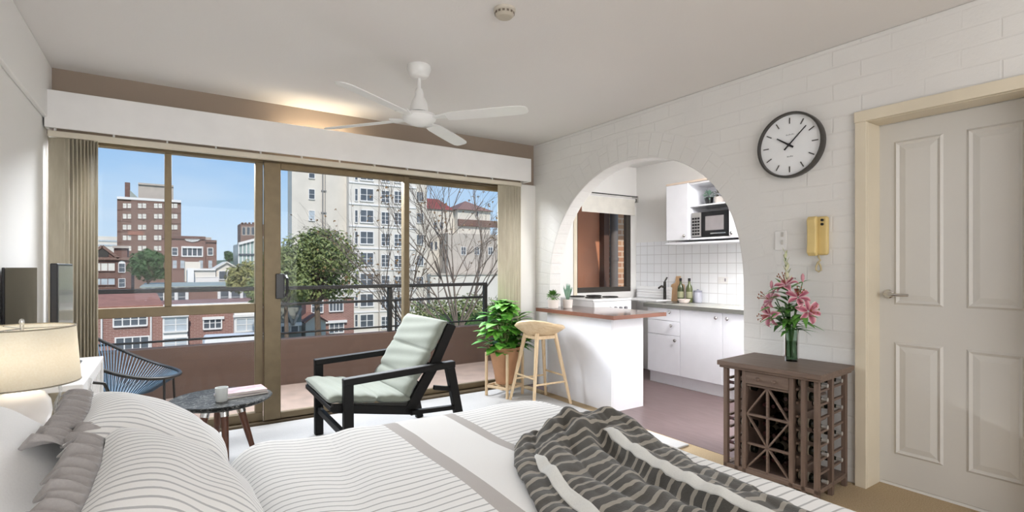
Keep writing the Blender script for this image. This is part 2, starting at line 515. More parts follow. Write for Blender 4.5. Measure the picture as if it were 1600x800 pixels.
h = b.build('door_handle', M['chrome'], d3, smooth=True); h['label'] = 'chrome lever handle'
# frame: lining and architrave
b = MB()
b.box(3.302, 3.455, 1.3, 1.318, 0, 2.075); b.box(3.302, 3.455, .567, .585, 0, 2.075); b.box(3.302, 3.455, .567, 1.318, 2.075, 2.1)
b.box(3.275, 3.302, 1.3, 1.358, 0, 2.077); b.box(3.275, 3.302, .527, .585, 0, 2.077); b.box(3.272, 3.302, .524, 1.361, 2.077, 2.138)
struct('trim_4', b, M['cream'], bevel=.003)
b = MB(); b.box(3.46, 3.5, .4, 1.5, -.05, 2.2); struct('wall_right_backing', b, M['plaster'])

# -------- balcony
b = MB(); b.box(-2.5, 4.3, 4.66, 6.15, -.14, -.02); struct('balcony_floor', b, M['balcony_floor'])
b = MB(); b.box(-2.5, 4.3, 6.0, 6.16, -.02, .468); struct('balcony_wall', b, M['balcony_wall'])
b = MB(); b.box(3.9, 4.05, 4.66, 6.0, -.02, 5.0); struct('balcony_wall_end', b, M['balcony_wall'])  # end wall made tall to block the light added above the window
rl = thing('balcony_railing', 'black metal railing on top of the brown balcony wall', 'railing', (1.2, 6.06, .468))
def rail_bar(name, z0, z1, d):
    b = MB(); b.box(-3.6, 2.44, -d, d, z0 - .468, z1 - .468); b.build(name, M['rail'], rl, bevel=.004)
rail_bar('top_rail', 1.005, 1.045, .035); rail_bar('middle_rail', .835, .863, .018); rail_bar('lower_rail', .522, .542, .012)
for x in (2.265, 3.62, -.95):
    b = MB(); b.box(x - 1.225, x - 1.175, -.025, .025, 0, .54); b.build('post', M['rail'], rl, bevel=.003)
b = MB(); b.box(1.135, 1.15, -.01, .01, 0, .38); b.build('stay', M['rail'], rl)
# ================================================================ KITCHEN
b = MB(); b.box(4.9, 5.05, 1.0, 4.66, -.12, 2.6); struct('wall_kitchen_back', b, M['plaster'])
b = MB(); b.box(4.893, 4.9, 1.2, 4.5, .86, 1.56); struct('wall_kitchen_tiles', b, M['tiles'])
KX0, KX1, KZ0, KZ1 = 3.91, 4.80, .955, 2.02
b = MB()
for a in ((3.45, KX0, 0, 2.6), (KX1, 4.9, 0, 2.6), (KX0, KX1, 0, KZ0), (KX0, KX1, KZ1, 2.6)):
    b.box(a[0], a[1], 4.5, 4.555, a[2], a[3])
struct('wall_kitchen_end', b, M['plaster'])
b = MB(); b.box(3.45, 6.9, 4.5, 4.6, 2.62, 7.0); struct('wall_added_sunblock', b, M['balcony_wall'])  # unseen wall added to keep the sun off the light-well walls
b = MB(); b.box(3.51, 5.05, .9, 1.05, -.12, 2.6); struct('wall_kitchen_near', b, M['plaster'])
b = MB(); b.box(3.46, 5.05, .9, 4.555, 2.5, 2.62); struct('ceiling_kitchen', b, M['plaster'])
w2 = tag(empty('window_2', (0, 4.535, 0)), kind='structure')
b = MB()
b.box(KX0, KX1, -.03, .02, KZ0, KZ0 + .06); b.box(KX0, KX1, -.03, .02, KZ1 - .04, KZ1); b.box(KX0, KX0 + .025, -.03, .02, KZ0 + .06, KZ1 - .04); b.box(KX1 - .07, KX1, -.03, .02, KZ0 + .06, KZ1 - .04)
M['dark_frame'] = plain('dark_window_frame', '#3a342e', .5)
b.build('window_frame', M['dark_frame'], w2, bevel=.004)
pane_box(KX0 + .025, KX1 - .07, KZ0 + .06, KZ1 - .04, w2)
b = MB(); b.box(KX0 - .05, KX0, 4.485, 4.5, KZ0 - .05, KZ1 + .03); b.box(KX0, KX1 - .0, 4.485, 4.5, KZ1, KZ1 + .03)
struct('trim_5', b, M['cream'], bevel=.003)
rb = thing('roller_blind', 'pale roller blind rolled up over the kitchen window', 'blind', (4.36, 4.45, 2.06))
b = MB(); b.cyl((-.43, 0, .02), (.45, 0, .02), .022, n=16); b.build('roller', M['white_paint'], rb, smooth=True)
b = MB(); b.box(-.43, .43, -.022, -.02, -.155, .02); b.box(-.43, .43, -.026, -.016, -.17, -.15); b.build('blind_cloth', plain('roller_cloth', '#dcd8cf', .8), rb)
b = MB(); b.tube([(-.46, -.03, .055), (.47, -.03, .06)], .006, 8); b.build('rod', M['black_metal'], rb)
for x in (.46, -.475):
    b = MB(); b.box(x, x + .015, -.04, .05, -.01, .07); b.build('bracket', M['chrome'], rb)

# things seen through the kitchen window: light-well walls and a downpipe
M['terracotta'] = plain('terracotta_render', '#c98663', .9, var=.08, vs=3)
b = MB(); b.box(4.1, 5.33, 5.62, 5.75, -12, 6); struct('lightwell_wall', b, M['terracotta'])
b = MB(); b.box(5.33, 5.43, 5.52, 5.75, -12, 6); struct('lightwell_pier', b, plain('brown_render', '#5a3f33', .9))
b = MB(); b.box(5.58, 6.8, 5.58, 5.8, -12, 6); struct('lightwell_brick', b, bricks('tan_brick', '#c09068', '#a56a50', '#cdb196', 'XZ'))
b = MB(); b.cyl((5.51, 5.5, -12), (5.51, 5.5, 6), .06, n=16)
for z in (.2, 1.35, 2.5): b.cyl((5.51, 5.5, z), (5.51, 5.5, z + .05), .068, n=16)
o = b.build('downpipe', plain('grey_pipe', '#6e655f', .6), None, smooth=True); tag(o, 'grey brown downpipe on the wall outside the kitchen window', 'pipe')

# ---- peninsula
M['melamine'] = plain('white_melamine', '#f0f0f5', .35, var=.015)
M['counter'] = plain('brown_laminate', '#5d453d', .12, var=.18, vs=25)
M['counter_edge'] = plain('brown_laminate_edge', '#7d5546', .35, var=.1)
pn = thing('peninsula_cabinet', 'white peninsula cabinet standing in the arch under a brown counter', 'cabinet', (3.38, 3.65, 0))
b = MB(); b.box(-.19, .19, -.44, .44, .0, .808); b.build('body', M['melamine'], pn, bevel=.003)
b = MB(); b.box(-.205, -.19, -.45, .45, .0, .808); b.build('front_panel', M['melamine'], pn, bevel=.002)
b = MB(); b.box(-.19, .19, -.452, -.44, .0, .808); b.build('side_panel', M['melamine'], pn, bevel=.002)
ct = thing('peninsula_countertop', 'glossy brown countertop on the white peninsula cabinet', 'countertop', (3.33, 3.62, .808))
b = MB(); b.box(-.21, .45, -.50, .59, 0, .034); b.build('top', M['counter'], ct, bevel=.004)
b = MB(); b.box(-.214, .454, -.504, -.5, .0, .034); b.box(-.214, -.21, -.5, .59, 0, .034); b.build('edge_strip', M['counter_edge'], ct)

# ---- base units along the back wall (front at X = 4.40)
def knob(parent, x, y, z, dirx=-1):
    b = MB(); b.lathe([(.006, 0), (.006, .012), (.016, .018), (.017, .026), (.010, .033)], (x, y, z), 14, rot=Euler((0, -PI / 2, 0)).to_matrix())
    k = b.build('knob', M['chrome'], parent, smooth=True); k['label'] = 'round chrome knob'
    return k
def front(name, parent, y0, y1, z0, z1, ky, kz):
    b = MB(); b.box(-.019, 0, y0 + .002, y1 - .002, z0 + .002, z1 - .002)
    f = b.build(name, M['melamine'], parent, bevel=.003)
    if ky is not None: knob(f, -.019, ky, kz)
    return f
def base_unit(y0, y1, label, fronts):
    t = thing('base_cabinet', label, 'cabinet', (4.42, y0, 0), group='white kitchen base cabinets')
    b = MB(); b.box(0, .46, .001, y1 - y0 - .001, .12, .82); b.build('body', M['melamine'], t)
    b = MB(); b.box(.02, .45, .001, y1 - y0 - .001, .004, .12); b.build('toe_kick', M['melamine'], t)
    for f in fronts: front(f[0], t, *f[1:], )
    return t
w = .43
base_unit(3.45, 3.88, 'white base cabinet with drawers behind the peninsula end', [('drawer', 0, w, .685, .82, .12, .78), ('drawer', 0, w, .535, .685, .1, .64), ('door', 0, w, .125, .535, .05, .49)])
base_unit(2.96, 3.45, 'wide white base cabinet with one door left of the paired knobs', [('door', 0, .49, .125, .82, .06, .765)])
base_unit(2.46, 2.96, 'white base cabinet half hidden by the wine rack', [('door', 0, .5, .125, .82, .44, .765)])
M['grey_top'] = plain('grey_worktop', '#b3b2a9', .22, var=.1, vs=30)
wt = thing('worktop', 'grey worktop along the tiled kitchen wall', 'countertop', (4.65, 3.2, .82))
b = MB(); b.box(-.27, .243, -.76, .72, 0, .042); b.build('top', M['grey_top'], wt, bevel=.005)
b = MB(); b.box(-.275, -.27, -.76, .72, 0, .04); b.build('front_edge', plain('olive_edge', '#71706a', .4), wt)

# ---- sink and tap
sk = thing('kitchen_sink', 'steel sink let into the grey worktop near the stove', 'sink', (4.62, 3.8, .862))
b = MB(); b.box(-.2, .2, -.22, .22, 0.0005, .006); b.build('rim', M['chrome'], sk, bevel=.002)
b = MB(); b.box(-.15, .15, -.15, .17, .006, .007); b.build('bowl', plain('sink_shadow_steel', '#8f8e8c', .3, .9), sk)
tp = thing('kitchen_tap', 'dark upright mixer tap behind the sink', 'tap', (4.77, 3.95, .868))
b = MB(); b.cyl((0, 0, 0), (0, 0, .22), .018, .015, 14); b.build('column', M['black_metal'], tp, smooth=True)
b = MB(); b.tube([(0, 0, .15), (-.08, -.02, .17), (-.15, -.04, .15)], .011, 10); b.build('spout', M['black_metal'], tp, smooth=True)
b = MB(); b.bar((0, 0, .22), (.03, -.01, .27), .02, .012); b.build('lever', M['black_metal'], tp, bevel=.003)

# ---- stove
st = thing('stove', 'white freestanding stove with a knob panel under the kitchen window', 'stove', (3.9, 4.2, 0))
b = MB(); b.box(-.27, .27, -.27, .28, .02, .9); b.build('body', M['gloss_white'], st, bevel=.006)
b = MB(); b.box(-.265, .265, -.285, -.268, .1, .72); d = b.build('oven_door', M['gloss_white'], st, bevel=.006)
b = MB(); b.box(-.18, .18, -.2865, -.2845, .25, .55); b.build('oven_window', M['black_plastic'], d)
b = MB(); b.box(-.27, .27, -.3, -.268, .76, .895); pnl = b.build('knob_panel', M['gloss_white'], st, bevel=.006)
for k in range(6):
    b = MB(); b.lathe([(.02, 0), (.018, .02), (.012, .024)], (-.2 + k * .075, -.3, .82), 14, rot=Euler((PI / 2, 0, 0)).to_matrix()); b.build('knob', plain('knob_grey', '#77757a', .35), pnl, smooth=True)
b = MB(); b.box(-.275, .275, -.29, .285, .9, .922); b.build('hob', M['gloss_white'], st, bevel=.006)
for x, y in ((-.12, -.12), (.13, -.12), (-.12, .14), (.13, .14)):
    b = MB()
    for r in (.03, .055, .08): b.tube([(x + r * math.cos(2 * PI * i / 24), y + r * math.sin(2 * PI * i / 24), .93) for i in range(24)], .007, 6, closed=True)
    b.build('burner', M['black_metal'], st, smooth=True)
# white splash guard beside the stove, on the worktop
sg = thing('dish_tray', 'white ribbed dish drainer on the worktop beside the window', 'drainer', (4.72, 4.16, .862))
b = MB(); b.box(-.15, .15, -.26, .26, .001, .02); b.build('tray', M['gloss_white'], sg, bevel=.005)
b = MB(); b.box(.1, .15, -.26, .26, .02, .16)
for k in range(4): b.box(.09, .1, -.25, .25, .03 + k * .032, .05 + k * .032)
b.build('rack_back', M['gloss_white'], sg, bevel=.004)

# ---- board, bottles, bowl on the worktop
M['board'] = wood('pale_board', '#b58f6a', '#cdaa84', 2, 4)
cb = thing('cutting_board', 'pale wooden cutting board leaning on the tiles behind the bottles', 'cutting board', (4.85, 3.83, .862))
pts = [(-.09, 0), (.09, 0), (.09, .19), (.035, .215), (.03, .29), (-.03, .29), (-.035, .215), (-.09, .19)]
b = MB(); b.prism(pts, lambda u, v, w: (w + .03 * (v / .29) - .02, u, v), -.008, .008); b.build('board', M['board'], cb, bevel=.003)
def gbottle(label, x, y, h, col, group=None):
    t = thing('oil_bottle', label, 'bottle', (x, y, .862))
    b = MB(); b.lathe([(.02, 0), (.034, .003), (.035, h * .55), (.03, h * .65), (.014, h * .76), (.0125, h * .9)], (0, 0, 0), 20); b.build('bottle_glass', col, t, smooth=True)
    b = MB(); b.lathe([(.014, h * .88), (.015, h * .9), (.015, h * .99), (.012, h)], (0, 0, 0), 16); b.build('cap', M['black_plastic'], t, smooth=True)
    b = MB(); b.lathe([(.0355, h * .2), (.0355, h * .45)], (0, 0, 0), 20, cap=False); b.build('paper_label', plain('paper_label' + label[:6], '#9a9a7c', .7), t, smooth=True)
M['olive_glass'] = plain('olive_glass', '#3d452a', .12)
gbottle('dark green bottle on the worktop directly in front of the cutting board', 4.77, 3.73, .27, M['olive_glass'])
gbottle('olive bottle on the worktop, nearest to the power outlet', 4.79, 3.63, .27, plain('olive_glass_light', '#5c6240', .12))
t = thing('food_bowl', 'small white bowl in front of the bottles on the worktop', 'bowl', (4.66, 3.6, .862))
b = MB(); b.lathe([(.03, 0), (.05, .01), (.068, .045), (.064, .045), (.046, .014), (.0, .01)], (0, 0, 0), 24, cap=False); b.build('bowl', plain('bowl_pink_white', '#e4d6d0', .4), t, smooth=True)
t = thing('storage_jar', 'grey storage jar standing right of the bottles against the tiles', 'jar', (4.83, 3.55, .862))
b = MB(); b.lathe([(.035, 0), (.045, .005), (.045, .11), (.04, .118)], (0, 0, 0), 20); b.build('jar', plain('jar_grey', '#a9a9b4', .4), t, smooth=True)
b = MB(); b.lathe([(.046, .118), (.046, .135), (.01, .14), (.01, .15)], (0, 0, 0), 20); b.build('lid', plain('jar_lid', '#8f8f9c', .4), t, smooth=True)
t = thing('power_outlet', 'white double power outlet on the kitchen tiles', 'outlet', (4.892, 3.28, 1.115))
b = MB(); b.box(-.008, 0, -.06, .06, -.037, .037); b.build('plate', M['white_paint'], t, bevel=.003)
b = MB(); b.box(-.012, -.008, -.035, -.02, -.012, .02); b.build('switch', plain('switch_grey', '#8d8b92', .4), t)
b = MB(); b.box(-.012, -.008, .02, .035, -.012, .02); b.build('switch', M['white_paint'], t)

# ---- wall cabinet with open niche
uc = thing('wall_cabinet', 'white wall cabinet with open niche holding the microwave', 'cabinet', (4.57, 2.7, 1.5))
L0, L1 = 0.0, 1.05
b = MB()
b.box(0, .325, L0, L1, .04, .058); b.box(0, .325, L0, L1, .62, .64)
for y in (0, .28, .76, 1.032): b.box(0, .325, y, y + .018, .04, .64)
b.box(.31, .325, 0, L1, .04, .64)
b.build('body', M['melamine'], uc, bevel=.002)
b = MB(); b.box(-.005, .325, -.02, L1 + .02, .0, .018); b.build('bottom_shelf', M['melamine'], uc, bevel=.002)
b = MB(); b.box(.01, .31, .298, .76, .385, .4); b.build('shelf', M['melamine'], uc, bevel=.002)
front('door', uc, .765, 1.05, .04, .64, .80, .085)
front('door', uc, 0, .292, .04, .64, .25, .085)
b = MB(); b.box(-.02, .325, L0, L1, .64, .66); b.build('cornice', plain('warm_edge', '#e0cdbb', .5), uc)

mw = thing('microwave', 'black microwave with a silver key panel in the cabinet niche', 'microwave', (4.6, 3.005, 1.558))
b = MB(); b.box(0, .27, 0, .445, .006, .265); b.build('body', M['black_plastic'], mw, bevel=.006)
b = MB(); b.box(-.022, 0, 0, .32, .012, .262); d = b.build('door', M['black_plastic'], mw, bevel=.005)
b = MB(); b.box(-.0235, -.0215, .06, .27, .07, .215); b.build('door_window', plain('micro_glass', '#8d8788', .12), d)
b = MB(); b.box(-.04, -.022, .03, .2, .03, .042); b.build('door_handle', M['chrome'], d)
b = MB(); b.box(-.02, 0, .325, .44, .012, .262); p = b.build('control_panel', plain('panel_silver', '#b9b7b6', .3, .5), mw, bevel=.003)
for i in range(3):
    for j in range(6):
        b = MB(); b.box(-.024, -.02, .34 + i * .032, .364 + i * .032, .03 + j * .032, .05 + j * .032); b.build('key', M['black_plastic'], p)

def leafball(name, parent, c, r, n, L, W, mat, up=.5, rows=2, bend=.3):
    b = MB(); c = Vector(c)
    for i in range(n):
        d = Vector((rnd.gauss(0, 1), rnd.gauss(0, 1), rnd.gauss(0, 1) * .8 + up)).normalized()
        p = c + Vector((d.x * r[0], d.y * r[1], d.z * r[2])) * rnd.uniform(.25, .9)
        b.leaf(p, d + Vector((0, 0, .2)), Vector((0, 0, 1)) + d.orthogonal() * .3, L * rnd.uniform(.7, 1.2), W * rnd.uniform(.7, 1.2), bend, rows=rows)
    return b.build(name, mat, parent, smooth=True, angle=180)
def leafmat(name, c1, c2, rough=.45):
    t = NT(name); co = t.coord(); n = t.noise(co, 7, 3); 
    t.base(t.ramp(n, [(.32, lin(c1)), (.68, lin(c2))])); t.set(Roughness=rough)
    t.bsdf.inputs['Transmission Weight'].default_value = 0.0
    return t.mat
M['herb'] = leafmat('herb_leaf', '#3d6b2a', '#6f9a4a')
M['aloe'] = leafmat('aloe_leaf', '#6d8f7a', '#9ab8a4')
M['potwhite'] = plain('pot_white', '#e6ddd6', .6, var=.05)
def pot(name, label, loc, r, h, mat, plant_fn, group=None):
    t = thing(name, label, 'plant', loc, group=group)
    b = MB(); b.lathe([(r * .8, 0), (r * .86, .003), (r, h), (r * .9, h), (r * .85, h - .01), (0, h - .012)], (0, 0, 0), 24, cap=False); b.build('pot', mat, t, smooth=True)
    plant_fn(t)
    return t
pot('potted_herb', 'bushy green herb in a white pot on the peninsula', (3.23, 4.07, .842), .058, .085, M['potwhite'], lambda t: leafball('foliage', t, (0, 0, .115), (.06, .06, .045), 150, .035, .02, M['herb']))
def aloe(t):
    b = MB()
    for i in range(14):
        a = 2 * PI * i / 14 + rnd.random(); el = rnd.uniform(.15, .45)
        b.leaf((.012 * math.cos(a), .012 * math.sin(a), .085), (math.cos(a) * el, math.sin(a) * el, 1), (-math.cos(a), -math.sin(a), .3), rnd.uniform(.10, .17), .026, -.1, fold=.5)
    b.build('foliage', M['aloe'], t, smooth=True, solid=.003)
pot('potted_aloe', 'spiky grey green aloe in a white pot on the peninsula', (3.36, 4.0, .842), .052, .085, M['potwhite'], aloe)
pot('potted_shrub', 'small grey green plant in a black pot on the niche shelf', (4.72, 3.33, 1.9), .042, .08, M['black_plastic'], lambda t: leafball('foliage', t, (0, 0, .1), (.045, .045, .04), 80, .04, .02, M['aloe']))
pot('potted_shrub', 'small dark plant in a white pot in the middle of the niche shelf', (4.72, 3.2, 1.9), .06, .075, M['potwhite'], lambda t: leafball('foliage', t, (0, 0, .1), (.05, .05, .03), 60, .04, .015, leafmat('dark_twig', '#5b5a50', '#7d7a68')))
t = thing('ceramic_cup', 'white ceramic cup at the right end of the niche shelf', 'cup', (4.72, 3.06, 1.9))
b = MB(); b.lathe([(.03, 0), (.045, .004), (.048, .09), (.043, .09), (.04, .01), (0, .008)], (0, 0, 0), 22, cap=False); b.build('cup', M['potwhite'], t, smooth=True)
# ================================================================ CEILING AND WALL FITTINGS
M['fan_white'] = plain('fan_white', '#e9e8e6', .35, var=.02)
fan = thing('ceiling_fan', 'white four blade ceiling fan hanging in front of the pelmet', 'ceiling fan', (1.37, 3.13, ZC))
b = MB(); b.lathe([(.075, 0), (.078, -.02), (.062, -.062), (.05, -.075), (.028, -.082)], (0, 0, 0), 28); b.build('ceiling_cup', M['fan_white'], fan, smooth=True)
b = MB(); b.cyl((0, 0, -.07), (0, 0, -.2), .012, n=14); b.build('down_rod', M['fan_white'], fan, smooth=True)
b = MB(); b.lathe([(.02, -.15), (.028, -.17), (.03, -.2), (.05, -.235), (.058, -.27), (.058, -.3)], (0, 0, 0), 28); b.build('rod_cover', M['fan_white'], fan, smooth=True)
b = MB(); b.lathe([(.05, -.298), (.05, -.312)], (0, 0, 0), 28); b.build('neck_gap', M['black_plastic'], fan, smooth=True)
b = MB(); b.lathe([(.06, -.308), (.105, -.318), (.112, -.335), (.105, -.355), (.085, -.37), (.03, -.392), (.004, -.394)], (0, 0, 0), 32); b.build('motor', M['fan_white'], fan, smooth=True)
for a in (39, 127, 212, 310):
    rz = Matrix.Rotation(R(a), 3, 'Z') @ Matrix.Rotation(R(-11), 3, 'X')
    b = MB()
    sec = [(.19, .044), (.24, .052), (.45, .056), (.62, .056), (.69, .052), (.72, .04), (.732, .02)]
    top = []; n = len(sec)
    vs = []
    for z in (.003, -.003):
        for x, w_ in sec: vs += [rz @ Vector((x, -w_, z)) + Vector((0, 0, -.345)), rz @ Vector((x, w_, z)) + Vector((0, 0, -.345))]
    fs = []
    for i in range(n - 1):
        fs.append((2 * i, 2 * i + 2, 2 * i + 3, 2 * i + 1)); o_ = 2 * n; fs.append((o_ + 2 * i, o_ + 2 * i + 1, o_ + 2 * i + 3, o_ + 2 * i + 2))
        fs.append((2 * i, o_ + 2 * i, o_ + 2 * i + 2, 2 * i + 2)); fs.append((2 * i + 1, 2 * i + 3, o_ + 2 * i + 3, o_ + 2 * i + 1))
    fs.append((0, 1, 2 * n + 1, 2 * n)); fs.append((2 * n - 2, 4 * n - 2, 4 * n - 1, 2 * n - 1))
    b.add(vs, fs); bl = b.build('blade', M['fan_white'], fan, bevel=.0015)
    b = MB()
    b.bar(rz @ Vector((.09, 0, 0)) + Vector((0, 0, -.345)), rz @ Vector((.2, 0, .006)) + Vector((0, 0, -.345)), .035, .01, w1=.09)
    b.build('blade_bracket', M['fan_white'], bl, bevel=.002)

sd = thing('smoke_detector', 'round off white smoke detector on the ceiling', 'smoke detector', (1.43, 2.2, ZC))
b = MB(); b.lathe([(.056, 0), (.056, -.012), (.05, -.016)], (0, 0, 0), 28); b.build('base', plain('detector_cream', '#c9c1b4', .5), sd, smooth=True)
b = MB(); b.lathe([(.05, -.014), (.048, -.032), (.038, -.042), (.0, -.044)], (0, 0, 0), 28); b.build('cover', plain('detector_grey', '#b5ac9d', .5), sd, smooth=True)
b = MB()
for i in range(14):
    a = 2 * PI * i / 14; b.cbox((.0485 * math.cos(a), .0485 * math.sin(a), -.024), (.004, .012, .01), Matrix.Rotation(a, 3, 'Z'))
b.build('vent_slots', plain('slot_dark', '#6d6257', .7), sd)

# wall clock on the brick wall (faces -X)
ck = thing('wall_clock', 'round white wall clock in a dark rim on the painted brick wall', 'clock', (3.3, 1.725, 2.023))
rotX = Euler((0, -PI / 2, 0)).to_matrix()
M['clock_rim'] = plain('clock_rim', '#4a4744', .3, .3)
b = MB(); b.lathe([(.19, 0), (.205, .004), (.207, .045), (.203, .052), (.193, .052), (.19, .03)], (0, 0, 0), 56, rot=rotX, cap=False); b.build('rim', M['clock_rim'], ck, smooth=True)
b = MB(); b.lathe([(.0, .03), (.193, .03)], (0, 0, 0), 56, rot=rotX, cap=False); b.build('dial', plain('clock_dial', '#eff0f2', .5, var=.01), ck)
def ck_pt(r, hour, d=.033):       # hour angle seen from the room: +Y is left
    a = hour / 12 * 2 * PI
    return Vector((-d, -r * math.sin(a), r * math.cos(a)))
for h_ in range(12):
    b = MB(); b.bar(ck_pt(.135, h_), ck_pt(.172, h_), .006, .002, up=(-1, 0, 0)); b.build('hour_mark', M['clock_rim'], ck)
b = MB(); b.bar(ck_pt(-.03, 10.15, .038), ck_pt(.095, 10.15, .038), .012, .003, up=(-1, 0, 0), w1=.007); b.build('hour_hand', M['black_plastic'], ck)
b = MB(); b.bar(ck_pt(-.04, 1.55, .042), ck_pt(.145, 1.55, .042), .009, .003, up=(-1, 0, 0), w1=.005); b.build('minute_hand', M['black_plastic'], ck)
b = MB(); b.lathe([(.009, .034), (.009, .047), (.004, .049)], (0, 0, 0), 14, rot=rotX); b.build('hub', M['black_plastic'], ck, smooth=True)
b = MB()
for k in range(6): b.box(-.0315, -.0305, -.028 + k * .009, -.022 + k * .009, .063, .067 + .003 * (k % 2))
for k in range(4): b.box(-.0315, -.0305, -.02 + k * .01, -.013 + k * .01, -.075, -.07 + .003 * (k % 2))
b.build('dial_lettering', plain('dial_grey', '#a5a6a8', .6), ck)

# intercom handset
M['ivory'] = plain('aged_ivory', '#dbc284', .4, var=.05)
ic = thing('intercom_handset', 'yellowed intercom handset on the wall below the clock', 'intercom', (3.3, 1.552, 1.44))
b = MB(); b.box(-.03, 0, -.05, .055, -.115, .118); b.build('base', plain('ivory_base', '#d3ba7c', .45), ic, bevel=.014, seg=4)
b = MB()
for i in range(1): pass
prof = [(-.12, .035), (-.1, .055), (-.05, .05), (.05, .05), (.1, .056), (.12, .04)]
vs = []; hn = .027
pts = []
for z, d_ in prof: pts.append((d_, z))
poly_ = [(.03, -.118)] + [(d_ + .01, z) for z, d_ in prof] + [(.03, .118)]
b.prism(poly_, lambda u, v, w: (-u, w, v), .002, .056); b.build('handset', M['ivory'], ic, bevel=.016, seg=4)
for z in (.07, .095):
    b = MB(); b.lathe([(.008, .03), (.008, .038), (.006, .039)], (0, -.022, z), 12, rot=rotX); b.build('button', M['black_plastic'], ic, smooth=True)
b = MB(); b.tube([(-.02, .005, -.115), (-.03, 0, -.13), (-.025, -.008, -.145), (-.03, .004, -.16), (-.035, .012, -.185), (-.035, .012, -.205), (-.03, .0, -.215), (-.03, -.014, -.205), (-.03, -.012, -.185), (-.028, 0, -.16)], .006, 8)
c_ = b.build('cord', plain('cord_grey', '#b9aa86', .5), ic, smooth=True)
sw = thing('light_switch', 'white double light switch beside the intercom handset', 'light switch', (3.3, 1.795, 1.425))
b = MB(); b.box(-.01, 0, -.038, .038, -.062, .062); b.build('plate', M['white_paint'], sw, bevel=.003)
for z in (-.028, .022):
    b = MB(); b.box(-.016, -.01, -.02, -.004, z, z + .03); b.build('rocker', plain('rocker_grey', '#c5c2bd', .4), sw, bevel=.002)

# ================================================================ LOUNGE CHAIR (faces -X)
M['black_wood'] = plain('black_stained_wood', '#0d0c0c', .55, var=.12, vs=20)
M['black_wood'].node_tree.nodes['Principled BSDF'].inputs['Specular IOR Level'].default_value = .25
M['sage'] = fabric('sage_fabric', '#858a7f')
M['dark_piping'] = fabric('charcoal_fabric', '#2f2f2d')
lc = thing('lounge_chair', 'black framed lounge chair with sage grey cushions before the glass doors', 'armchair', (1.28, 3.56, .014), R(-1))
YN, YF = -.385, .41
XA0, XA1 = -.36, .35
for s_, y in ((-1, YN), (1, YF)):
    b = MB()
    # arm with a rounded front, slightly rising to the front
    b.bar((XA0 - .02, y, .535), (XA1 + .02, y, .575), .062, .045)
    b.build('armrest', M['black_wood'], lc, bevel=.008)
    b = MB(); b.bar((XA0 + .01, y, .525), (XA0 + .012, y, 0), .05, .06, up=(1, 0, 0)); b.build('front_leg', M['black_wood'], lc, bevel=.005)
    b = MB(); b.bar((XA1 - .02, y, .585), (XA1 + .1, y, 0), .05, .062, up=(1, 0, 0), h1=.055); b.build('rear_leg', M['black_wood'], lc, bevel=.005)
    b = MB(); b.bar((.06, y, .285), (XA1 + .05, y, .275), .035, .03); b.bar((.22, y, .43), (XA1 + .02, y, .40), .03, .03); b.build('side_stretcher', M['black_wood'], lc, bevel=.004)
    # seat rail and back rail
    yi = y - s_ * .045
    b = MB(); b.bar((-.43, yi, .375), (.09, yi, .285), .03, .055); b.build('seat_rail', M['black_wood'], lc, bevel=.004)
    b = MB(); b.bar((.05, yi, .27), (.235, yi, .56), .032, .07, up=(1, 0, 0)); b.bar((.235, yi, .56), (.375, yi, .84), .032, .065, up=(1, 0, 0)); b.build('back_rail', M['black_wood'], lc, bevel=.004)
b = MB(); b.bar((-.43, YN + .03, .372), (-.43, YF - .03, .372), .035, .03); b.build('front_rail', M['black_wood'], lc, bevel=.004)
b = MB(); b.bar((XA0 + .012, YN, .185), (XA0 + .012, YF, .185), .03, .045); b.build('cross_stretcher', M['black_wood'], lc, bevel=.004)
b = MB()
for k in range(5):
    t_ = k / 4
    b.bar((.09 + .27 * t_, YN + .05, .31 + .5 * t_), (.09 + .27 * t_, YF - .05, .31 + .5 * t_), .015, .04, up=(.5, 0, 1))
b.build('back_slats', M['black_wood'], lc)
def cushion(name, p0, p1, up, y0, y1, th, segs, mat, parent):
    """channelled pad running p0->p1 (x,z), across y0..y1, seams between segs"""
    p0 = Vector((p0[0], 0, p0[1])); p1 = Vector((p1[0], 0, p1[1])); d = p1 - p0; up = Vector((up[0], 0, up[1])).normalized()
    seams = [0]
    for s_ in segs: seams.append(seams[-1] + s_)
    def prof(t):
        for a, c in zip(seams, seams[1:]):
            if a <= t <= c:
                q = (t - a) / (c - a); return (max(0, 1 - abs(2 * q - 1) ** 6)) ** .5
        return 0
    b = MB(); nu, nv = 60, 20
    for sgn in (1, -1):
        def fn(u, v):
            e = (max(0, 1 - abs(2 * v - 1) ** 8)) ** .5
            h = th * .5 * (.28 + .72 * prof(u)) * e
            if u in (0, 1): h *= .1
            y = y0 + (y1 - y0) * v
            wr = .003 * math.sin(u * 40 + y * 9)
            return p0 + d * u + Vector((0, y, 0)) + up * (sgn * h + wr + (th * .05))
        b.grid(nu, nv, fn)
    return b.build(name, mat, parent, smooth=True, angle=180, weld=True)
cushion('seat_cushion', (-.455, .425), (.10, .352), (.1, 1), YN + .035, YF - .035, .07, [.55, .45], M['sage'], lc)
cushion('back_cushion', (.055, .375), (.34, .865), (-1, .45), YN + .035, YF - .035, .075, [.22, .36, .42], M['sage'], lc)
b = MB(); b.bar((-.44, YN + .045, .385), (.08, YN + .045, .32), .012, .04); b.bar((-.44, YF - .045, .385), (.08, YF - .045, .32), .012, .04)
b.build('cushion_edge', M['dark_piping'], lc, bevel=.004)

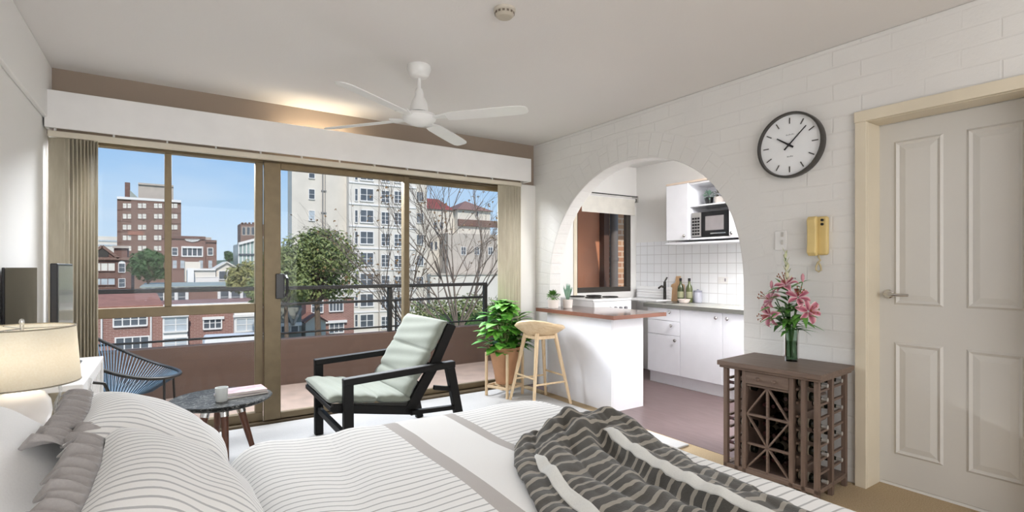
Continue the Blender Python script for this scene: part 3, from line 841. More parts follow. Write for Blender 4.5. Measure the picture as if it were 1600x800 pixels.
# ================================================================ COFFEE TABLE
def marble():
    t = NT('black_marble'); co = t.coord(); n = t.noise(t.scale(co, (2.0, 6.0, 2.0)), 3.2, 6, .6, 2.2)
    v = t.math('ABSOLUTE', t.math('SUBTRACT', n, .5)); t.base(t.ramp(v, [(.0, lin('#c9c7c2')), (.006, lin('#5d5c58')), (.016, lin('#1d1e1c')), (.2, lin('#121312'))]))
    t.set(Roughness=.5); t.bsdf.inputs['Specular IOR Level'].default_value = .12; return t.mat
M['marble'] = marble(); M['walnut'] = wood('walnut', '#4e2d20', '#70452f')
tb = thing('coffee_table', 'low round black marble table on three walnut legs', 'coffee table', (.29, 3.72, .014), R(8))
b = MB(); b.lathe([(.0, .37), (.2, .372), (.262, .39), (.285, .405), (.29, .414), (.283, .42), (.0, .42)], (0, 0, 0), 40, cap=False); b.build('table_top', M['marble'], tb, smooth=True)
for a in (205, 265, 330, 90):
    if a == 90: a = 88
    c, s_ = math.cos(R(a)), math.sin(R(a))
    b = MB(); b.tube([(.1 * c, .1 * s_, .375), (.205 * c, .205 * s_, 0)], [.024, .013], 14); l = b.build('leg', M['walnut'], tb, smooth=True)
    b = MB(); b.tube([(.1 * c, .1 * s_, .376), (.117 * c, .117 * s_, .32)], [.026, .0245], 14); b.build('ferrule', M['chrome'], l, smooth=True)
cu = thing('frosted_cup', 'frosted white cup on the black marble table', 'cup', (.28, 3.6, .434))
b = MB(); b.lathe([(.03, 0), (.033, .004), (.036, .085), (.033, .085), (.03, .008), (0, .006)], (0, 0, 0), 24, cap=False); b.build('cup', plain('frosted_white', '#d5d8d6', .35), cu, smooth=True)
M['page'] = plain('book_pages', '#d9d3cc', .8); 
def book(label, loc, rz, w_, d_, h_, col):
    t = thing('magazine', label, 'magazine', loc, rz)
    b = MB(); b.box(-w_ / 2, w_ / 2, -d_ / 2, d_ / 2, .0015, h_ - .0015); b.build('pages', M['page'], t)
    b = MB(); b.box(-w_ / 2 - .002, w_ / 2 + .002, -d_ / 2 - .002, d_ / 2 + .002, 0, .0015); b.box(-w_ / 2 - .002, w_ / 2 + .002, -d_ / 2 - .002, d_ / 2 + .002, h_ - .0015, h_); b.build('cover', col, t)
book('grey magazine underneath the pink one on the marble table', (.40, 3.72, .4345), R(12), .27, .17, .014, plain('mag_grey', '#8b8689', .5))
book('pinkish magazine on top of the grey one on the marble table', (.41, 3.73, .449), R(5), .25, .16, .016, plain('mag_pink', '#c9abae', .35, var=.4, vs=10))

# ================================================================ BAR STOOL
M['oak'] = wood('pale_oak', '#d2b48c', '#e6cfac', 2, 5); M['oak_x'] = wood('pale_oak_cross', '#d2b48c', '#e6cfac', 0, 5)
bs = thing('bar_stool', 'pale wooden bar stool with a scooped seat at the peninsula', 'bar stool', (2.86, 3.8, .014), R(-3))
def shell(sgn):
    def fn(u, v):
        a = u * 2 * PI; r = v ** .8
        x, y = .235 * r * math.cos(a), .21 * r * math.sin(a)
        back = max(0, -math.cos(a - R(40)))       # raised edge towards the window side
        z = .605 + .085 * r ** 2.0 + .075 * back ** 1.2 * r ** 3
        return (x, y, z + sgn)
    return fn
b = MB(); b.grid(48, 10, shell(.0)); b.build('seat', M['oak_x'], bs, smooth=True, angle=180, weld=True, solid=.022)
feet = [(-.2, -.2), (.2, -.2), (.2, .2), (-.2, .2)]
tops = [(x * .48, y * .48) for x, y in feet]
for (x, y), (tx, ty) in zip(feet, tops):
    b = MB(); b.tube([(tx, ty, .645), (x, y, 0)], [.02, .0125], 14); b.build('leg', M['oak'], bs, smooth=True)
def on(i, z): q = 1 - z / .675; return (tops[i][0] + (feet[i][0] - tops[i][0]) * q, tops[i][1] + (feet[i][1] - tops[i][1]) * q, z)
for i, z in ((0, .2), (1, .25), (2, .2), (3, .25)):
    b = MB(); b.tube([on(i, z), on((i + 1) % 4, z)], .0085, 10); b.build('stretcher', M['oak'], bs, smooth=True)
b = MB()
for i in range(4): b.bar(on(i, .605), on((i + 1) % 4, .605), .016, .03)
b.build('seat_frame', M['oak'], bs)

# ================================================================ LEAFY PLANT ON STAND
M['clay'] = plain('terracotta_pot', '#b98a66', .75, var=.1, vs=6)
M['fern'] = leafmat('bright_leaf', '#4d9838', '#88c654')
M['fern_dark'] = leafmat('dark_leaf', '#1f3d22', '#3a5a38')
pl = thing('potted_plant', 'bushy bright green plant in a tan clay pot beside the bar stool', 'plant', (2.73, 4.2, .124))
b = MB(); b.lathe([(.07, 0), (.085, .01), (.105, .12), (.135, .26), (.15, .33), (.155, .36), (.145, .36), (.135, .33), (0, .32)], (0, 0, 0), 32, cap=False); b.build('pot', M['clay'], pl, smooth=True)
b = MB(); rs = random.Random(3)
for k in range(11):
    a = rs.uniform(0, 2 * PI); l = rs.uniform(.18, .42); tilt = rs.uniform(.05, .42)
    b.tube([(0, 0, .32), (.5 * l * tilt * math.cos(a), .5 * l * tilt * math.sin(a), .32 + l * .5), (l * tilt * math.cos(a), l * tilt * math.sin(a), .32 + l)], [.008, .006, .004], 6)
b.build('stems', plain('stem_green', '#6a7d42', .6), pl, smooth=True)
b = MB()
for i in range(230):
    th = rs.uniform(0, 2 * PI); z = rs.random(); zz = .31 + z * .5
    rad = .25 * (math.sin(PI * min(1, .18 + z * .82)) ** .6) * rs.uniform(.35, 1.0) * (.72 if z > .75 else 1)
    p = Vector((rad * math.cos(th), max(-.14, min(.06, rad * math.sin(th))), zz))
    d_ = Vector((math.cos(th), math.sin(th), rs.uniform(-.25, .7)))
    b.leaf(p - d_ * .04, d_, (0, 0, 1), rs.uniform(.11, .18), rs.uniform(.08, .12), rs.uniform(.1, .5), rows=4)
b.build('foliage', M['fern'], pl, smooth=True, angle=180)
b = MB()
for i in range(26):
    th = rs.uniform(-.9, .5); p = Vector((.15 * math.cos(th), .15 * math.sin(th), .36 + rs.uniform(0, .33)))
    b.leaf(p, (math.cos(th), math.sin(th), rs.uniform(-.1, .5)), (0, 0, 1), rs.uniform(.12, .2), rs.uniform(.04, .06), .3, rows=4)
b.build('dark_foliage', M['fern_dark'], pl, smooth=True, angle=180)
ps = thing('plant_stand', 'pale wooden stand with four slim legs holding the clay pot', 'plant stand', (2.73, 4.2, .014), R(20))
for x, y in ((-1, -1), (1, -1), (1, 1), (-1, 1)):
    b = MB(); b.box(.125 * x - .011, .125 * x + .011, .125 * y - .011, .125 * y + .011, 0, .42); b.build('leg', M['oak'], ps, bevel=.003)
b = MB(); b.box(-.125, .125, -.01, .01, .08, .105); b.box(-.01, .01, -.125, .125, .08, .105)
for s_ in (-1, 1): b.box(-.125, .125, s_ * .125 - .007, s_ * .125 + .007, .08, .105); b.box(s_ * .125 - .007, s_ * .125 + .007, -.125, .125, .08, .105)
b.build('cross_bar', M['oak_x'], ps, bevel=.002)
b = MB(); b.lathe([(.06, .1055), (.115, .1055), (.118, .109), (.06, .109)], (0, 0, 0), 28); 

# ================================================================ ACAPULCO CHAIR ON THE BALCONY
ac = thing('cord_chair', 'round blue cord chair on a black frame out on the balcony', 'chair', (-.33, 5.12, -.02), R(-8))
M['cord'] = plain('blue_cord', '#3f5668', .5, var=.25, vs=20)
def rim(a):
    r = .42; x, y = r * 1.02 * math.cos(a), r * math.sin(a) * (.96 - .1 * math.cos(a))
    return Vector((x, y, .585 - .56 * x + (.05 * math.cos(2 * a))))
RIM = [rim(2 * PI * i / 56) for i in range(56)]
b = MB(); b.tube(RIM, .014, 10, closed=True); b.build('rim', M['black_metal'], ac, smooth=True)
hubc = Vector((-.02, 0, .25))
HUB = [hubc + Vector((.09 * math.cos(2 * PI * i / 28), .09 * math.sin(2 * PI * i / 28), -.02 * math.cos(2 * PI * i / 28))) for i in range(28)]
b = MB(); b.tube(HUB, .008, 8, closed=True); b.build('hub_ring', M['black_metal'], ac, smooth=True)
b = MB()
for i in range(112):
    a = 2 * PI * i / 112; p = rim(a); q = hubc + Vector((.09 * math.cos(a), .09 * math.sin(a), 0)); m_ = (p + q) / 2 + Vector((0, 0, -.045))
    b.tube([p, m_, q], .0042, 5, caps=False)
b.build('cord_seat', M['cord'], ac, smooth=True)
for s_ in (-1, 1):
    b = MB(); b.tube([rim(s_ * .62), (.36, s_ * .27, .02), (.37, s_ * .25, .012), (-.3, s_ * .22, .012), (-.31, s_ * .22, .03), rim(s_ * 2.3)], .009, 8); b.build('leg_frame', M['black_metal'], ac, smooth=True)
b = MB(); b.tube([(.36, -.26, .012), (.36, .26, .012)], .008, 8); b.build('front_stretcher', M['black_metal'], ac, smooth=True)
rg = thing('area_rug', 'large pale grey rug on the floor between bed and window', 'rug', (1.5, 3.365, 0))
b = MB(); b.box(-1.66, 1.54, -1.06, 1.08, .001, .014); b.build('rug_pile', M['rug'], rg, bevel=.005)
# ================================================================ BED
def stripes_mat(name, period, width, rot=0, bands=(), plain_rng=None, base='#eeedeb', line='#a3a3a3', band='#b4aeaa'):
    """UV in metres: thin woven lines at constant v, plus broad bands at constant u"""
    t = NT(name); uv = t.coord('UV'); x = t.xyz(uv); co = t.coord()
    wob = t.math('MULTIPLY_ADD', t.noise(co, 9, 2), .004, -.002)
    v = t.math('ADD', x[1], wob)
    f = t.math('LESS_THAN', t.math('FRACT', t.math('DIVIDE', t.math('ADD', v, 10.0), period)), width / period)
    if plain_rng:
        inr = t.math('MULTIPLY', t.math('GREATER_THAN', x[0], plain_rng[0]), t.math('LESS_THAN', x[0], plain_rng[1]))
        f = t.math('MULTIPLY', f, t.math('SUBTRACT', 1.0, inr))
    n = t.noise(co, 260, 2)
    c = t.mix(t.math('MULTIPLY', n, .25), lin(base), tuple(q * .92 for q in lin(base)[:3]) + (1,))
    c = t.mix(t.math('MULTIPLY', f, .85), c, lin(line))
    for a, b_ in bands:
        inr = t.math('MULTIPLY', t.math('GREATER_THAN', x[0], a), t.math('LESS_THAN', x[0], b_))
        c = t.mix(inr, c, lin(band))
    t.base(c); t.set(Roughness=.95); t.bump(n, .1, .004)
    t.bsdf.inputs['Sheen Weight'].default_value = .15
    return t.mat
M['sheet'] = fabric('white_sheet', '#ecebea', var=.03, bump=.05)
M['ruffle'] = fabric('grey_ruffle', '#a39e9c', var=.06)
M['bed_wood'] = plain('bed_base_white', '#dcd9d5', .6)

BX0, BX1, BY0, BY1, BZ = -.60, 1.62, .45, 2.17, .58
bed = thing('bed', 'large bed with white mattress in the foreground', 'bed', (.5, 1.31, 0))
ox, oy = .5, 1.31
b = MB(); b.box(BX0 - ox, BX1 - ox - .03, BY0 - oy + .03, BY1 - oy - .03, .1, .28); b.build('bed_base', M['bed_wood'], bed, bevel=.02)
for x in (BX0 + .1, BX1 - .15):
    for y in (BY0 + .12, BY1 - .12):
        b = MB(); b.cyl((x - ox, y - oy, 0), (x - ox, y - oy, .1), .03); b.build('leg', M['walnut'], bed, smooth=True)
b = MB(); b.box(BX0 - ox, BX1 - ox - .02, BY0 - oy + .02, BY1 - oy - .02, .28, .52); b.build('mattress', M['sheet'], bed, bevel=.05, seg=4, smooth=True)
b = MB(); b.box(-.645 - ox, -.605 - ox, BY0 - oy, BY1 - oy, .1, .72); b.build('headboard', M['bed_wood'], bed, bevel=.01)

# duvet: polar grid over a rounded rectangle, draping over the sides
DX0, DX1, DY0, DY1, RC = .16, 1.66, .42, 2.225, .17
dcx, dcy = (DX0 + DX1) / 2, (DY0 + DY1) / 2
def rrect(k, inset):
    hx, hy = (DX1 - DX0) / 2 - inset, (DY1 - DY0) / 2 - inset; r = max(RC - inset, .03)
    segs = [2 * (hy - r), PI * r / 2, 2 * (hx - r), PI * r / 2] * 2
    L = sum(segs); s_ = (k % 1.0) * L; i = 0
    while s_ > segs[i] and i < 7: s_ -= segs[i]; i += 1
    if i == 0: return (hx, -hy + r + s_)
    if i == 1: a = s_ / r; return (hx - r + r * math.cos(a), hy - r + r * math.sin(a))
    if i == 2: return (hx - r - s_, hy)
    if i == 3: a = s_ / r; return (-hx + r - r * math.sin(a), hy - r + r * math.cos(a))
    if i == 4: return (-hx, hy - r - s_)
    if i == 5: a = s_ / r; return (-hx + r - r * math.cos(a), -hy + r - r * math.sin(a))
    if i == 6: return (-hx + r + s_, -hy)
    a = s_ / r; return (hx - r + r * math.sin(a), -hy + r - r * math.cos(a))
ER = .11
def puff(X, Y):
    z = .010 * noise.noise(Vector((X * 2.3, Y * 2.3, 1.0))) + .006 * noise.noise(Vector((X * 6, Y * 5, 4.0)))
    z += .007 * math.exp(-((X - .52 - .15 * (Y - 1.4)) / .07) ** 2) * (.5 + .5 * math.sin(Y * 3))
    z -= .010 * math.exp(-((X - .44 - .15 * (Y - 1.4)) / .05) ** 2)
    z += .02 * math.exp(-((X - .30) / .10) ** 2)
    return z
def zbed(X, Y):
    """height of the duvet surface under things that lie on it"""
    d = min(X - DX0, DX1 - X, Y - DY0, DY1 - Y)
    q = max(0, ER - d)
    drop = ER - math.sqrt(max(0, ER * ER - q * q)) if q < ER else ER
    return BZ + puff(X, Y) - drop
NR = 26; arcN = 8; downN = 8
def dfn(u, v):
    k = u; j = round(v * (NR + arcN + downN))
    if j <= NR:
        f = j / NR; x, y = rrect(k, ER); X, Y = dcx + x * f, dcy + y * f
        return (X, Y, BZ + puff(X, Y))
    if j <= NR + arcN:
        a = (j - NR) / arcN * PI / 2
        x, y = rrect(k, ER - ER * math.sin(a)); X, Y = dcx + x, dcy + y
        return (X, Y, BZ + puff(X, Y) * math.cos(a) - ER * (1 - math.cos(a)))
    q = (j - NR - arcN) / downN
    x, y = rrect(k, -.012 * q - .014 * q * math.sin(k * 90)); X, Y = dcx + x, dcy + y
    return (X, Y, BZ - ER - q * (.30 if X > DX0 + .2 else .05))
def duv(u, v):
    j = round(v * (NR + arcN + downN)); k = u
    if j <= NR:
        f = j / NR; x, y = rrect(k, ER); return (dcx + x * f, dcy + y * f)
    x, y = rrect(k, ER); x2, y2 = rrect(k, 0); L = math.hypot(x2 - x, y2 - y) or 1
    ext = (j - NR) / arcN * ER * PI / 2 if j <= NR + arcN else ER * PI / 2 + (j - NR - arcN) / downN * .3
    return (dcx + x + (x2 - x) / L * ext, dcy + y + (y2 - y) / L * ext)
b = MB(); b.grid(220, NR + arcN + downN, dfn, duv)
M['duvet'] = stripes_mat('duvet_stripes', .034, .0062, bands=((.765, .825), (1.05, 1.098)), plain_rng=(.765, 1.098))
dv = b.build('duvet', M['duvet'], None, smooth=True, angle=180, weld=False)
tag(dv, 'white duvet with thin grey stripes and two taupe bands spread over the bed', 'duvet')

# ---------------------------------------------------------------- pillows
M['pillow'] = stripes_mat('pillow_stripes', .031, .0075, base='#eeedeb', line='#aaaaac')
def pillow(name, label, top, bot, y0, y1, th, mat, ruffle=True, group=None, twist=0.0, sag=.0, ruf_side=False, cat='pillow'):
    """top/bot = (X, z) of its upper and lower edges, spanning y0..y1"""
    cx, cz = (top[0] + bot[0]) / 2, (top[1] + bot[1]) / 2; cy = (y0 + y1) / 2
    t = thing(name, label, cat, (cx, cy, cz), twist, group)
    ax = Vector((bot[0] - top[0], 0, bot[1] - top[1])); H_ = ax.length; ax.normalize()
    nr = Vector((-ax.z, 0, ax.x));  nr = nr if nr.z > 0 else -nr
    W_ = y1 - y0
    def P(a, c, sgn):      # a: -1 top .. 1 bottom ; c: -1..1 across
        e = (max(0, 1 - abs(a) ** 2.6) * max(0, 1 - abs(c) ** 2.6)) ** .55
        pin = 1 - .05 * (1 - a * a) * 0
        edge = 1 - .07 * (math.cos(a * PI / 2)) * abs(c) ** 3
        edgea = 1 - .07 * (math.cos(c * PI / 2)) * abs(a) ** 3
        wr = .006 * noise.noise(Vector((a * 2.5 + cy * 7, c * 2.5, sgn * 2.0))) + .004 * math.sin(a * 7 + c * 3) * e
        return ax * (a * H_ / 2 * edgea) + Vector((0, 1, 0)) * (c * W_ / 2 * edge) + nr * (sgn * (th / 2 * e) + wr - sag * (1 - a * a))
    b = MB()
    for sgn in (1, -1):
        b.grid(36, 44, lambda u, v: P(2 * u - 1, 2 * v - 1, sgn), lambda u, v: (u * H_, v * W_))
    b.build('pillow_case', mat, t, smooth=True, angle=180)
    if ruffle:
        def strip(edgefn, outfn, n):
            rb = MB()
            def fn(u, v):
                base_ = edgefn(u); o_ = outfn(u)
                amp = .02 * v
                ph = u * n
                w_ = .06 * v * (1 + .12 * math.sin(ph * .37))
                return base_ + o_ * w_ + nr * (amp * math.sin(ph) + .008 * v * math.sin(ph * .53 + 1) - .03 * v * v) + Vector((0, 1, 0)) * (.006 * v * math.cos(ph))
            rb.grid(360, 6, fn); return rb
        rb = strip(lambda u: P(-1, 2 * u - 1, 0), lambda u: -ax, 105)
        r_ = rb.build('ruffle', M['ruffle'], t, smooth=True, angle=180, solid=.003)
        r_['label'] = 'gathered grey ruffle'
    return t
pillow('pillow', 'striped pillow with grey ruffle, nearest the camera on the bed', (-.13, .835), (.19, .585), .98, 1.71, .20, M['pillow'], group='striped pillows')
pillow('pillow', 'striped pillow with grey ruffle, farther one on the lamp side of the bed', (-.20, .84), (.165, .60), 1.57, 2.17, .19, M['pillow'], group='striped pillows')
pillow('pillow', 'plain white pillow leaning at the bed head behind the ruffled ones', (-.44, .87), (-.235, .585), 1.36, 2.02, .24, M['sheet'], ruffle=False)

# ---------------------------------------------------------------- throw blanket
def throw_mat():
    t = NT('throw_stripes'); uv = t.coord('UV'); x = t.xyz(uv); co = t.coord()
    z = t.math('PINGPONG', x[0], .055)
    v = t.math('ADD', x[1], t.math('ADD', t.math('MULTIPLY', z, .22), t.math('MULTIPLY_ADD', t.noise(co, 11, 3), .03, -.015)))
    f = t.math('LESS_THAN', t.math('FRACT', t.math('DIVIDE', t.math('ADD', v, 5.0), .05)), .3)
    n = t.noise(co, 300, 3); n2 = t.noise(co, 7, 2)
    dk = t.mix(n2, lin('#524c45'), lin('#444440')); lt_ = t.mix(n, lin('#8f887c'), lin('#b0a99d'))
    c = t.mix(f, dk, lt_)
    t.base(t.mix(t.math('MULTIPLY', n, .3), c, lin('#3a3834'))); t.set(Roughness=1.0); t.bump(n, .35, .006)
    t.bsdf.inputs['Sheen Weight'].default_value = .2
    return t.mat
M['throw'] = throw_mat(); M['hem'] = fabric('throw_hem', '#dcdbd6', var=.05)
def poly_at(P, t):
    for (a, p), (c, q) in zip(P, P[1:]):
        if t <= c:
            k = (t - a) / (c - a); k = k * k * (3 - 2 * k) * .35 + k * .65
            return (p[0] + (q[0] - p[0]) * k, p[1] + (q[1] - p[1]) * k)
    return P[-1][1]
LFT = [(0, (1.20, 1.63)), (.07, (1.06, 1.56)), (.2, (.95, 1.40)), (.4, (.845, 1.14)), (.65, (.78, .85)), (1, (.74, .40))]
RGT = [(0, (1.44, 1.60)), (.1, (1.55, 1.50)), (.22, (1.565, 1.38)), (.45, (1.495, 1.12)), (.7, (1.44, .84)), (1, (1.38, .40))]
def thr(s_, t, lift=0.0, rough=1.0):
    l = poly_at(LFT, t); r = poly_at(RGT, t)
    X = l[0] + (r[0] - l[0]) * s_; Y = l[1] + (r[1] - l[1]) * s_
    tw = max(0, 1 - t / .32)
    # folds running along the throw
    fold = .024 * (abs(math.sin(s_ * 13 + t * 2.5 + 1.0 * math.sin(t * 6))) - .6) * (.35 + .65 * math.sin(PI * min(1, s_ / .6)) if s_ < .6 else .25)
    heap = .066 * math.exp(-((s_ - .55) / .26) ** 2 - ((t - .085) / .11) ** 2) + .05 * math.exp(-((s_ - .9) / .15) ** 2 - ((t - .12) / .12) ** 2)
    lump = .03 * tw * noise.noise(Vector((X * 9, Y * 9, 2.2))) + .012 * noise.noise(Vector((X * 14, Y * 14, 7)))
    ridge = .034 * math.exp(-((s_ - (.66 + .10 * t)) / .05) ** 2) * min(1, max(0, (t - .16) / .1)) * max(.3, 1 - t * .6)
    valley = -.03 * math.exp(-((s_ - (.56 + .10 * t)) / .05) ** 2) * min(1, max(0, (t - .16) / .1))
    body = .03 * (math.sin(PI * min(1, max(0, s_ * 1.02))) ** .5) * (min(1, t / .05 + .15))
    crum = .014 * math.sin(t * 60 + s_ * 9) * math.exp(-((t - .12) / .1) ** 2) * math.exp(-((s_ - .5) / .3) ** 2)
    wr = .010 * abs(noise.noise(Vector((X * 7 - Y * 5, Y * 16, 3.3)))) + .012 * abs(noise.noise(Vector((X * 22, Y * 9, 8.1)))) * (.4 + tw)
    h = body + fold * min(1, t / .06) + heap + (lump + wr) + ridge + valley + crum
    return (X, Y, zbed(X, Y) + .008 + max(0.0, h) + lift)
b = MB(); b.grid(110, 150, lambda u, v: thr(u, v), lambda u, v: (u * .75, v * 1.3))
tw_ = thing('throw_blanket', 'rumpled dark grey striped throw with white hems across the foot of the bed', 'blanket', (0, 0, 0))
b.build('cloth', M['throw'], tw_, smooth=True, angle=180, solid=.006)
def hem(s0, s1, t0, t1, lift, bow=0.0):
    b = MB()
    def fn(u, v):
        t = t0 + (t1 - t0) * v
        return thr(s0 + (s1 - s0) * (.5 + (u - .5) * min(1, .25 + v / .12)) + bow * t, t, lift, .35)
    b.grid(8, 90, fn); h_ = b.build('hem', M['hem'], tw_, smooth=True, angle=180, solid=.004); h_['label'] = 'broad white hem'
hem(.10, .16, .185, 1.0, .003, .07)
hem(.615, .665, .19, 1.0, .003, .11)

# ================================================================ NIGHTSTAND AND LAMP
ns = thing('nightstand', 'low white nightstand under the lamp, mostly hidden by pillows', 'nightstand', (-.41, 2.48, 0))
b = MB(); b.box(-.2, .2, -.22, .22, .63, .66); b.build('top', M['white_paint'], ns, bevel=.006)
b = MB(); b.box(-.185, .185, -.205, .205, .12, .63); b.build('body', M['white_paint'], ns, bevel=.004)
for x in (-.16, .16):
    for y in (-.18, .18):
        b = MB(); b.cyl((x, y, 0), (x, y, .12), .015, .02); b.build('leg', M['oak'], ns)
lp = thing('table_lamp', 'table lamp with wide cream drum shade and white globe base', 'lamp', (-.428, 2.5, .66))
b = MB(); b.lathe([(.04, 0), (.06, .004), (.075, .03), (.083, .07), (.078, .11), (.06, .14), (.03, .157), (.022, .162)], (0, 0, 0), 32); b.build('lamp_base', plain('ceramic_white', '#f0ecea', .15, var=.02), lp, smooth=True)
b = MB(); b.cyl((0, 0, .16), (0, 0, .40), .006, n=10)
for a in range(3): b.tube([(0, 0, .372), (.145 * math.cos(a * 2.09), .145 * math.sin(a * 2.09), .372)], .0025, 6)
b.lathe([(.006, .385), (.009, .395), (.006, .405), (.0, .408)], (0, 0, 0), 12)
b.build('harp', M['chrome'], lp, smooth=True)
def shade_mat():
    t = NT('lamp_shade_linen'); co = t.coord(); n = t.noise(co, 180, 2)
    c = t.ramp(n, [(.3, lin('#f3ede0')), (.7, lin('#f8f4ea'))]); t.base(c); t.set(Roughness=.9)
    tl = t.new('ShaderNodeBsdfTranslucent'); t.l.new(c, tl.inputs[0]); mx = t.new('ShaderNodeMixShader'); mx.inputs[0].default_value = .6
    t.l.new(t.bsdf.outputs[0], mx.inputs[1]); t.l.new(tl.outputs[0], mx.inputs[2]); t.l.new(mx.outputs[0], t.out.inputs[0])
    return t.mat
b = MB(); b.lathe([(.162, .175), (.147, .378)], (0, 0, 0), 48, cap=False); b.build('lamp_shade', shade_mat(), lp, smooth=True, solid=.003)
for r_, z_ in ((.1625, .177), (.1475, .376)):
    b = MB(); b.tube([(r_ * math.cos(2 * PI * i / 48), r_ * math.sin(2 * PI * i / 48), z_) for i in range(48)], .0028, 6, closed=True)
    b.build('shade_trim', plain('shade_trim', '#8d8573', .7), lp, smooth=True)
bm_ = NT('lamp_bulb'); bm_.bsdf.inputs['Emission Color'].default_value = lin('#fff3e0'); bm_.bsdf.inputs['Emission Strength'].default_value = 60.0
b = MB(); b.ball((0, 0, .27), .028); b.build('bulb', bm_.mat, lp, smooth=True)
jg = thing('glass_jug', 'clear glass jug with a black handle behind the white pillow', 'jug', (-.285, 2.52, .66))
b = MB(); b.lathe([(.0, .004), (.05, .004), (.062, .03), (.06, .09), (.045, .13), (.05, .165)], (0, 0, 0), 28, cap=False); b.build('jug', M['pane'], jg, smooth=True)
b = MB(); b.tube([(.052, .01, .15), (.085, .018, .14), (.1, .02, .10), (.09, .018, .05), (.062, .012, .03)], .006, 8); b.build('handle', M['black_metal'], jg, smooth=True)

# white slatted unit with the small television
tu = thing('slatted_sideboard', 'white sideboard with a slatted end between lamp and blind', 'sideboard', (-.46, 3.28, 0))
hx, hy = .165, .425
b = MB(); b.box(-hx, hx, -hy, hy, .725, .75); b.build('top', M['white_paint'], tu, bevel=.004)
for x in (-hx + .02, hx - .02):
    for y in (-hy + .02, hy - .02):
        b = MB(); b.box(x - .02, x + .02, y - .02, y + .02, 0, .725); b.build('leg', M['white_paint'], tu, bevel=.003)
for i in range(12):
    y = -hy + .07 + i * .065
    b = MB(); b.box(hx - .03, hx - .012, y - .013, y + .013, .1, .7); b.build('slat', M['white_paint'], tu, bevel=.003)
b = MB(); b.box(hx - .035, hx - .008, -hy + .02, hy - .02, .68, .725); b.box(hx - .035, hx - .008, -hy + .02, hy - .02, .08, .11); b.build('side_rail', M['white_paint'], tu, bevel=.003)
b = MB(); b.box(-hx + .01, -hx + .02, -hy + .03, hy - .03, .1, .72); b.build('back_panel', M['white_paint'], tu)
tv = thing('television', 'slim television seen from the side, standing by the left blind', 'television', (-.43, 3.43, .75))
b = MB(); b.box(-.022, .006, -.23, .235, .06, .52); b.build('body', M['black_plastic'], tv, bevel=.005)
b = MB(); b.box(.006, .009, -.215, .222, .08, .508); s_ = b.build('screen', plain('tv_screen_painted_reflection', '#84867f', .15), tv); s_['label'] = 'screen with grey reflection painted in'  # reflected daylight painted in as an even grey
b = MB(); b.box(-.06, .06, -.11, .11, 0, .01); b.box(-.014, .004, -.03, .03, .01, .07); b.build('stand', M['black_plastic'], tv, bevel=.003)
dp_ = thing('wall_panel', 'black glossy panel hanging on the left wall beside the blind', 'picture', (-.635, 3.66, 1.05))
b = MB(); b.box(-.0, .012, -.36, .36, -.26, .2); b.build('panel', plain('gloss_black', '#141416', .12), dp_, bevel=.003)
b = MB(); b.box(-.014, .0, -.2, .2, -.15, .1); b.build('mount', M['black_plastic'], dp_)
# ================================================================ WINE RACK
M['rack'] = wood('brown_oak', '#604e44', '#79675c', 1, 5, .5); M['rack_z'] = wood('brown_oak_upright', '#5c4a40', '#746156', 2, 5, .5)
rk = thing('wine_rack', 'brown wooden wine rack with lattice bins against the brick wall', 'wine rack', (3.022, 1.63, 0), R(4.5))
HX, HY = .2, .265
b = MB(); b.box(-.228, .228, -.292, .292, .662, .69); b.box(-.218, .218, -.282, .282, .648, .662); b.build('top', M['rack'], rk, bevel=.004)
fy = lambda Y: (Y - 1.602) * .93          # front-face Y measured at X=2.8, mapped to local
ups = [HY - .012, fy(1.80), fy(1.75), fy(1.467), fy(1.4), -HY + .012]
def post(x, y, w_=.024, d_=.03, z0=0, z1=.648):
    b = MB(); b.box(x - d_ / 2, x + d_ / 2, y - w_ / 2, y + w_ / 2, z0, z1); return b.build('post', M['rack_z'], rk, bevel=.002)
for y in ups: post(-HX + .015, y)
for y in (HY - .012, -HY + .012):
    for x in (-.005, HX - .012): post(x, y)
b = MB(); b.box(-HX, HX, -HY, HY, .05, .075); b.build('bottom_shelf', M['rack'], rk, bevel=.002)
b = MB(); b.box(HX - .01, HX, ups[2], ups[3], .075, .648); b.build('back_panel', M['rack_z'], rk)
for y in (ups[2], ups[3]):
    b = MB(); b.box(-HX + .03, HX - .01, y - .005, y + .005, .075, .648); b.build('divider', M['rack_z'], rk)
b = MB(); b.box(-HX - .004, -HX + .014, ups[3] + .012, ups[2] - .012, .575, .646); dr = b.build('drawer', M['rack'], rk, bevel=.003)
for k in (-1, 1):
    b = MB(); yk = (ups[2] + ups[3]) / 2 + k * .045; b.lathe([(.008, 0), (.006, .008), (.011, .014), (.007, .019)], (-HX - .004, yk, .61), 12, rot=Euler((0, -PI / 2, 0)).to_matrix()); b.build('knob', M['rack_z'], dr, smooth=True)
# lattice
ya, yb = ups[2] - .012, ups[3] + .012; ym = (ya + yb) / 2; zs = [.565, .395, .225, .08]
lat = MB()
X0, X1 = -HX + .006, -HX + .026
lat.box(X0, X1, ym - .006, ym + .006, .075, .575)
for z in zs: lat.box(X0, X1, yb, ya, z - .006, z + .006)
def diag(y0, z0, y1, z1): lat.bar((X0 + .012, y0, z0), (X0 + .012, y1, z1), .02, .009, up=(1, 0, 0), w1=.02)
def dg(y0, z0, y1, z1):
    lat.bar((X0 + .01, y0, z0), (X0 + .01, y1, z1), .009, .018, up=(1, 0, 0))
dg(ya, zs[1], ym, zs[0]); dg(yb, zs[1], ym, zs[0])
dg(ya, zs[1], ym, zs[2]); dg(yb, zs[1], ym, zs[2])
dg(ya, zs[3], ym, zs[2]); dg(yb, zs[3], ym, zs[2])
lat.build('lattice', M['rack'], rk, bevel=.0015)
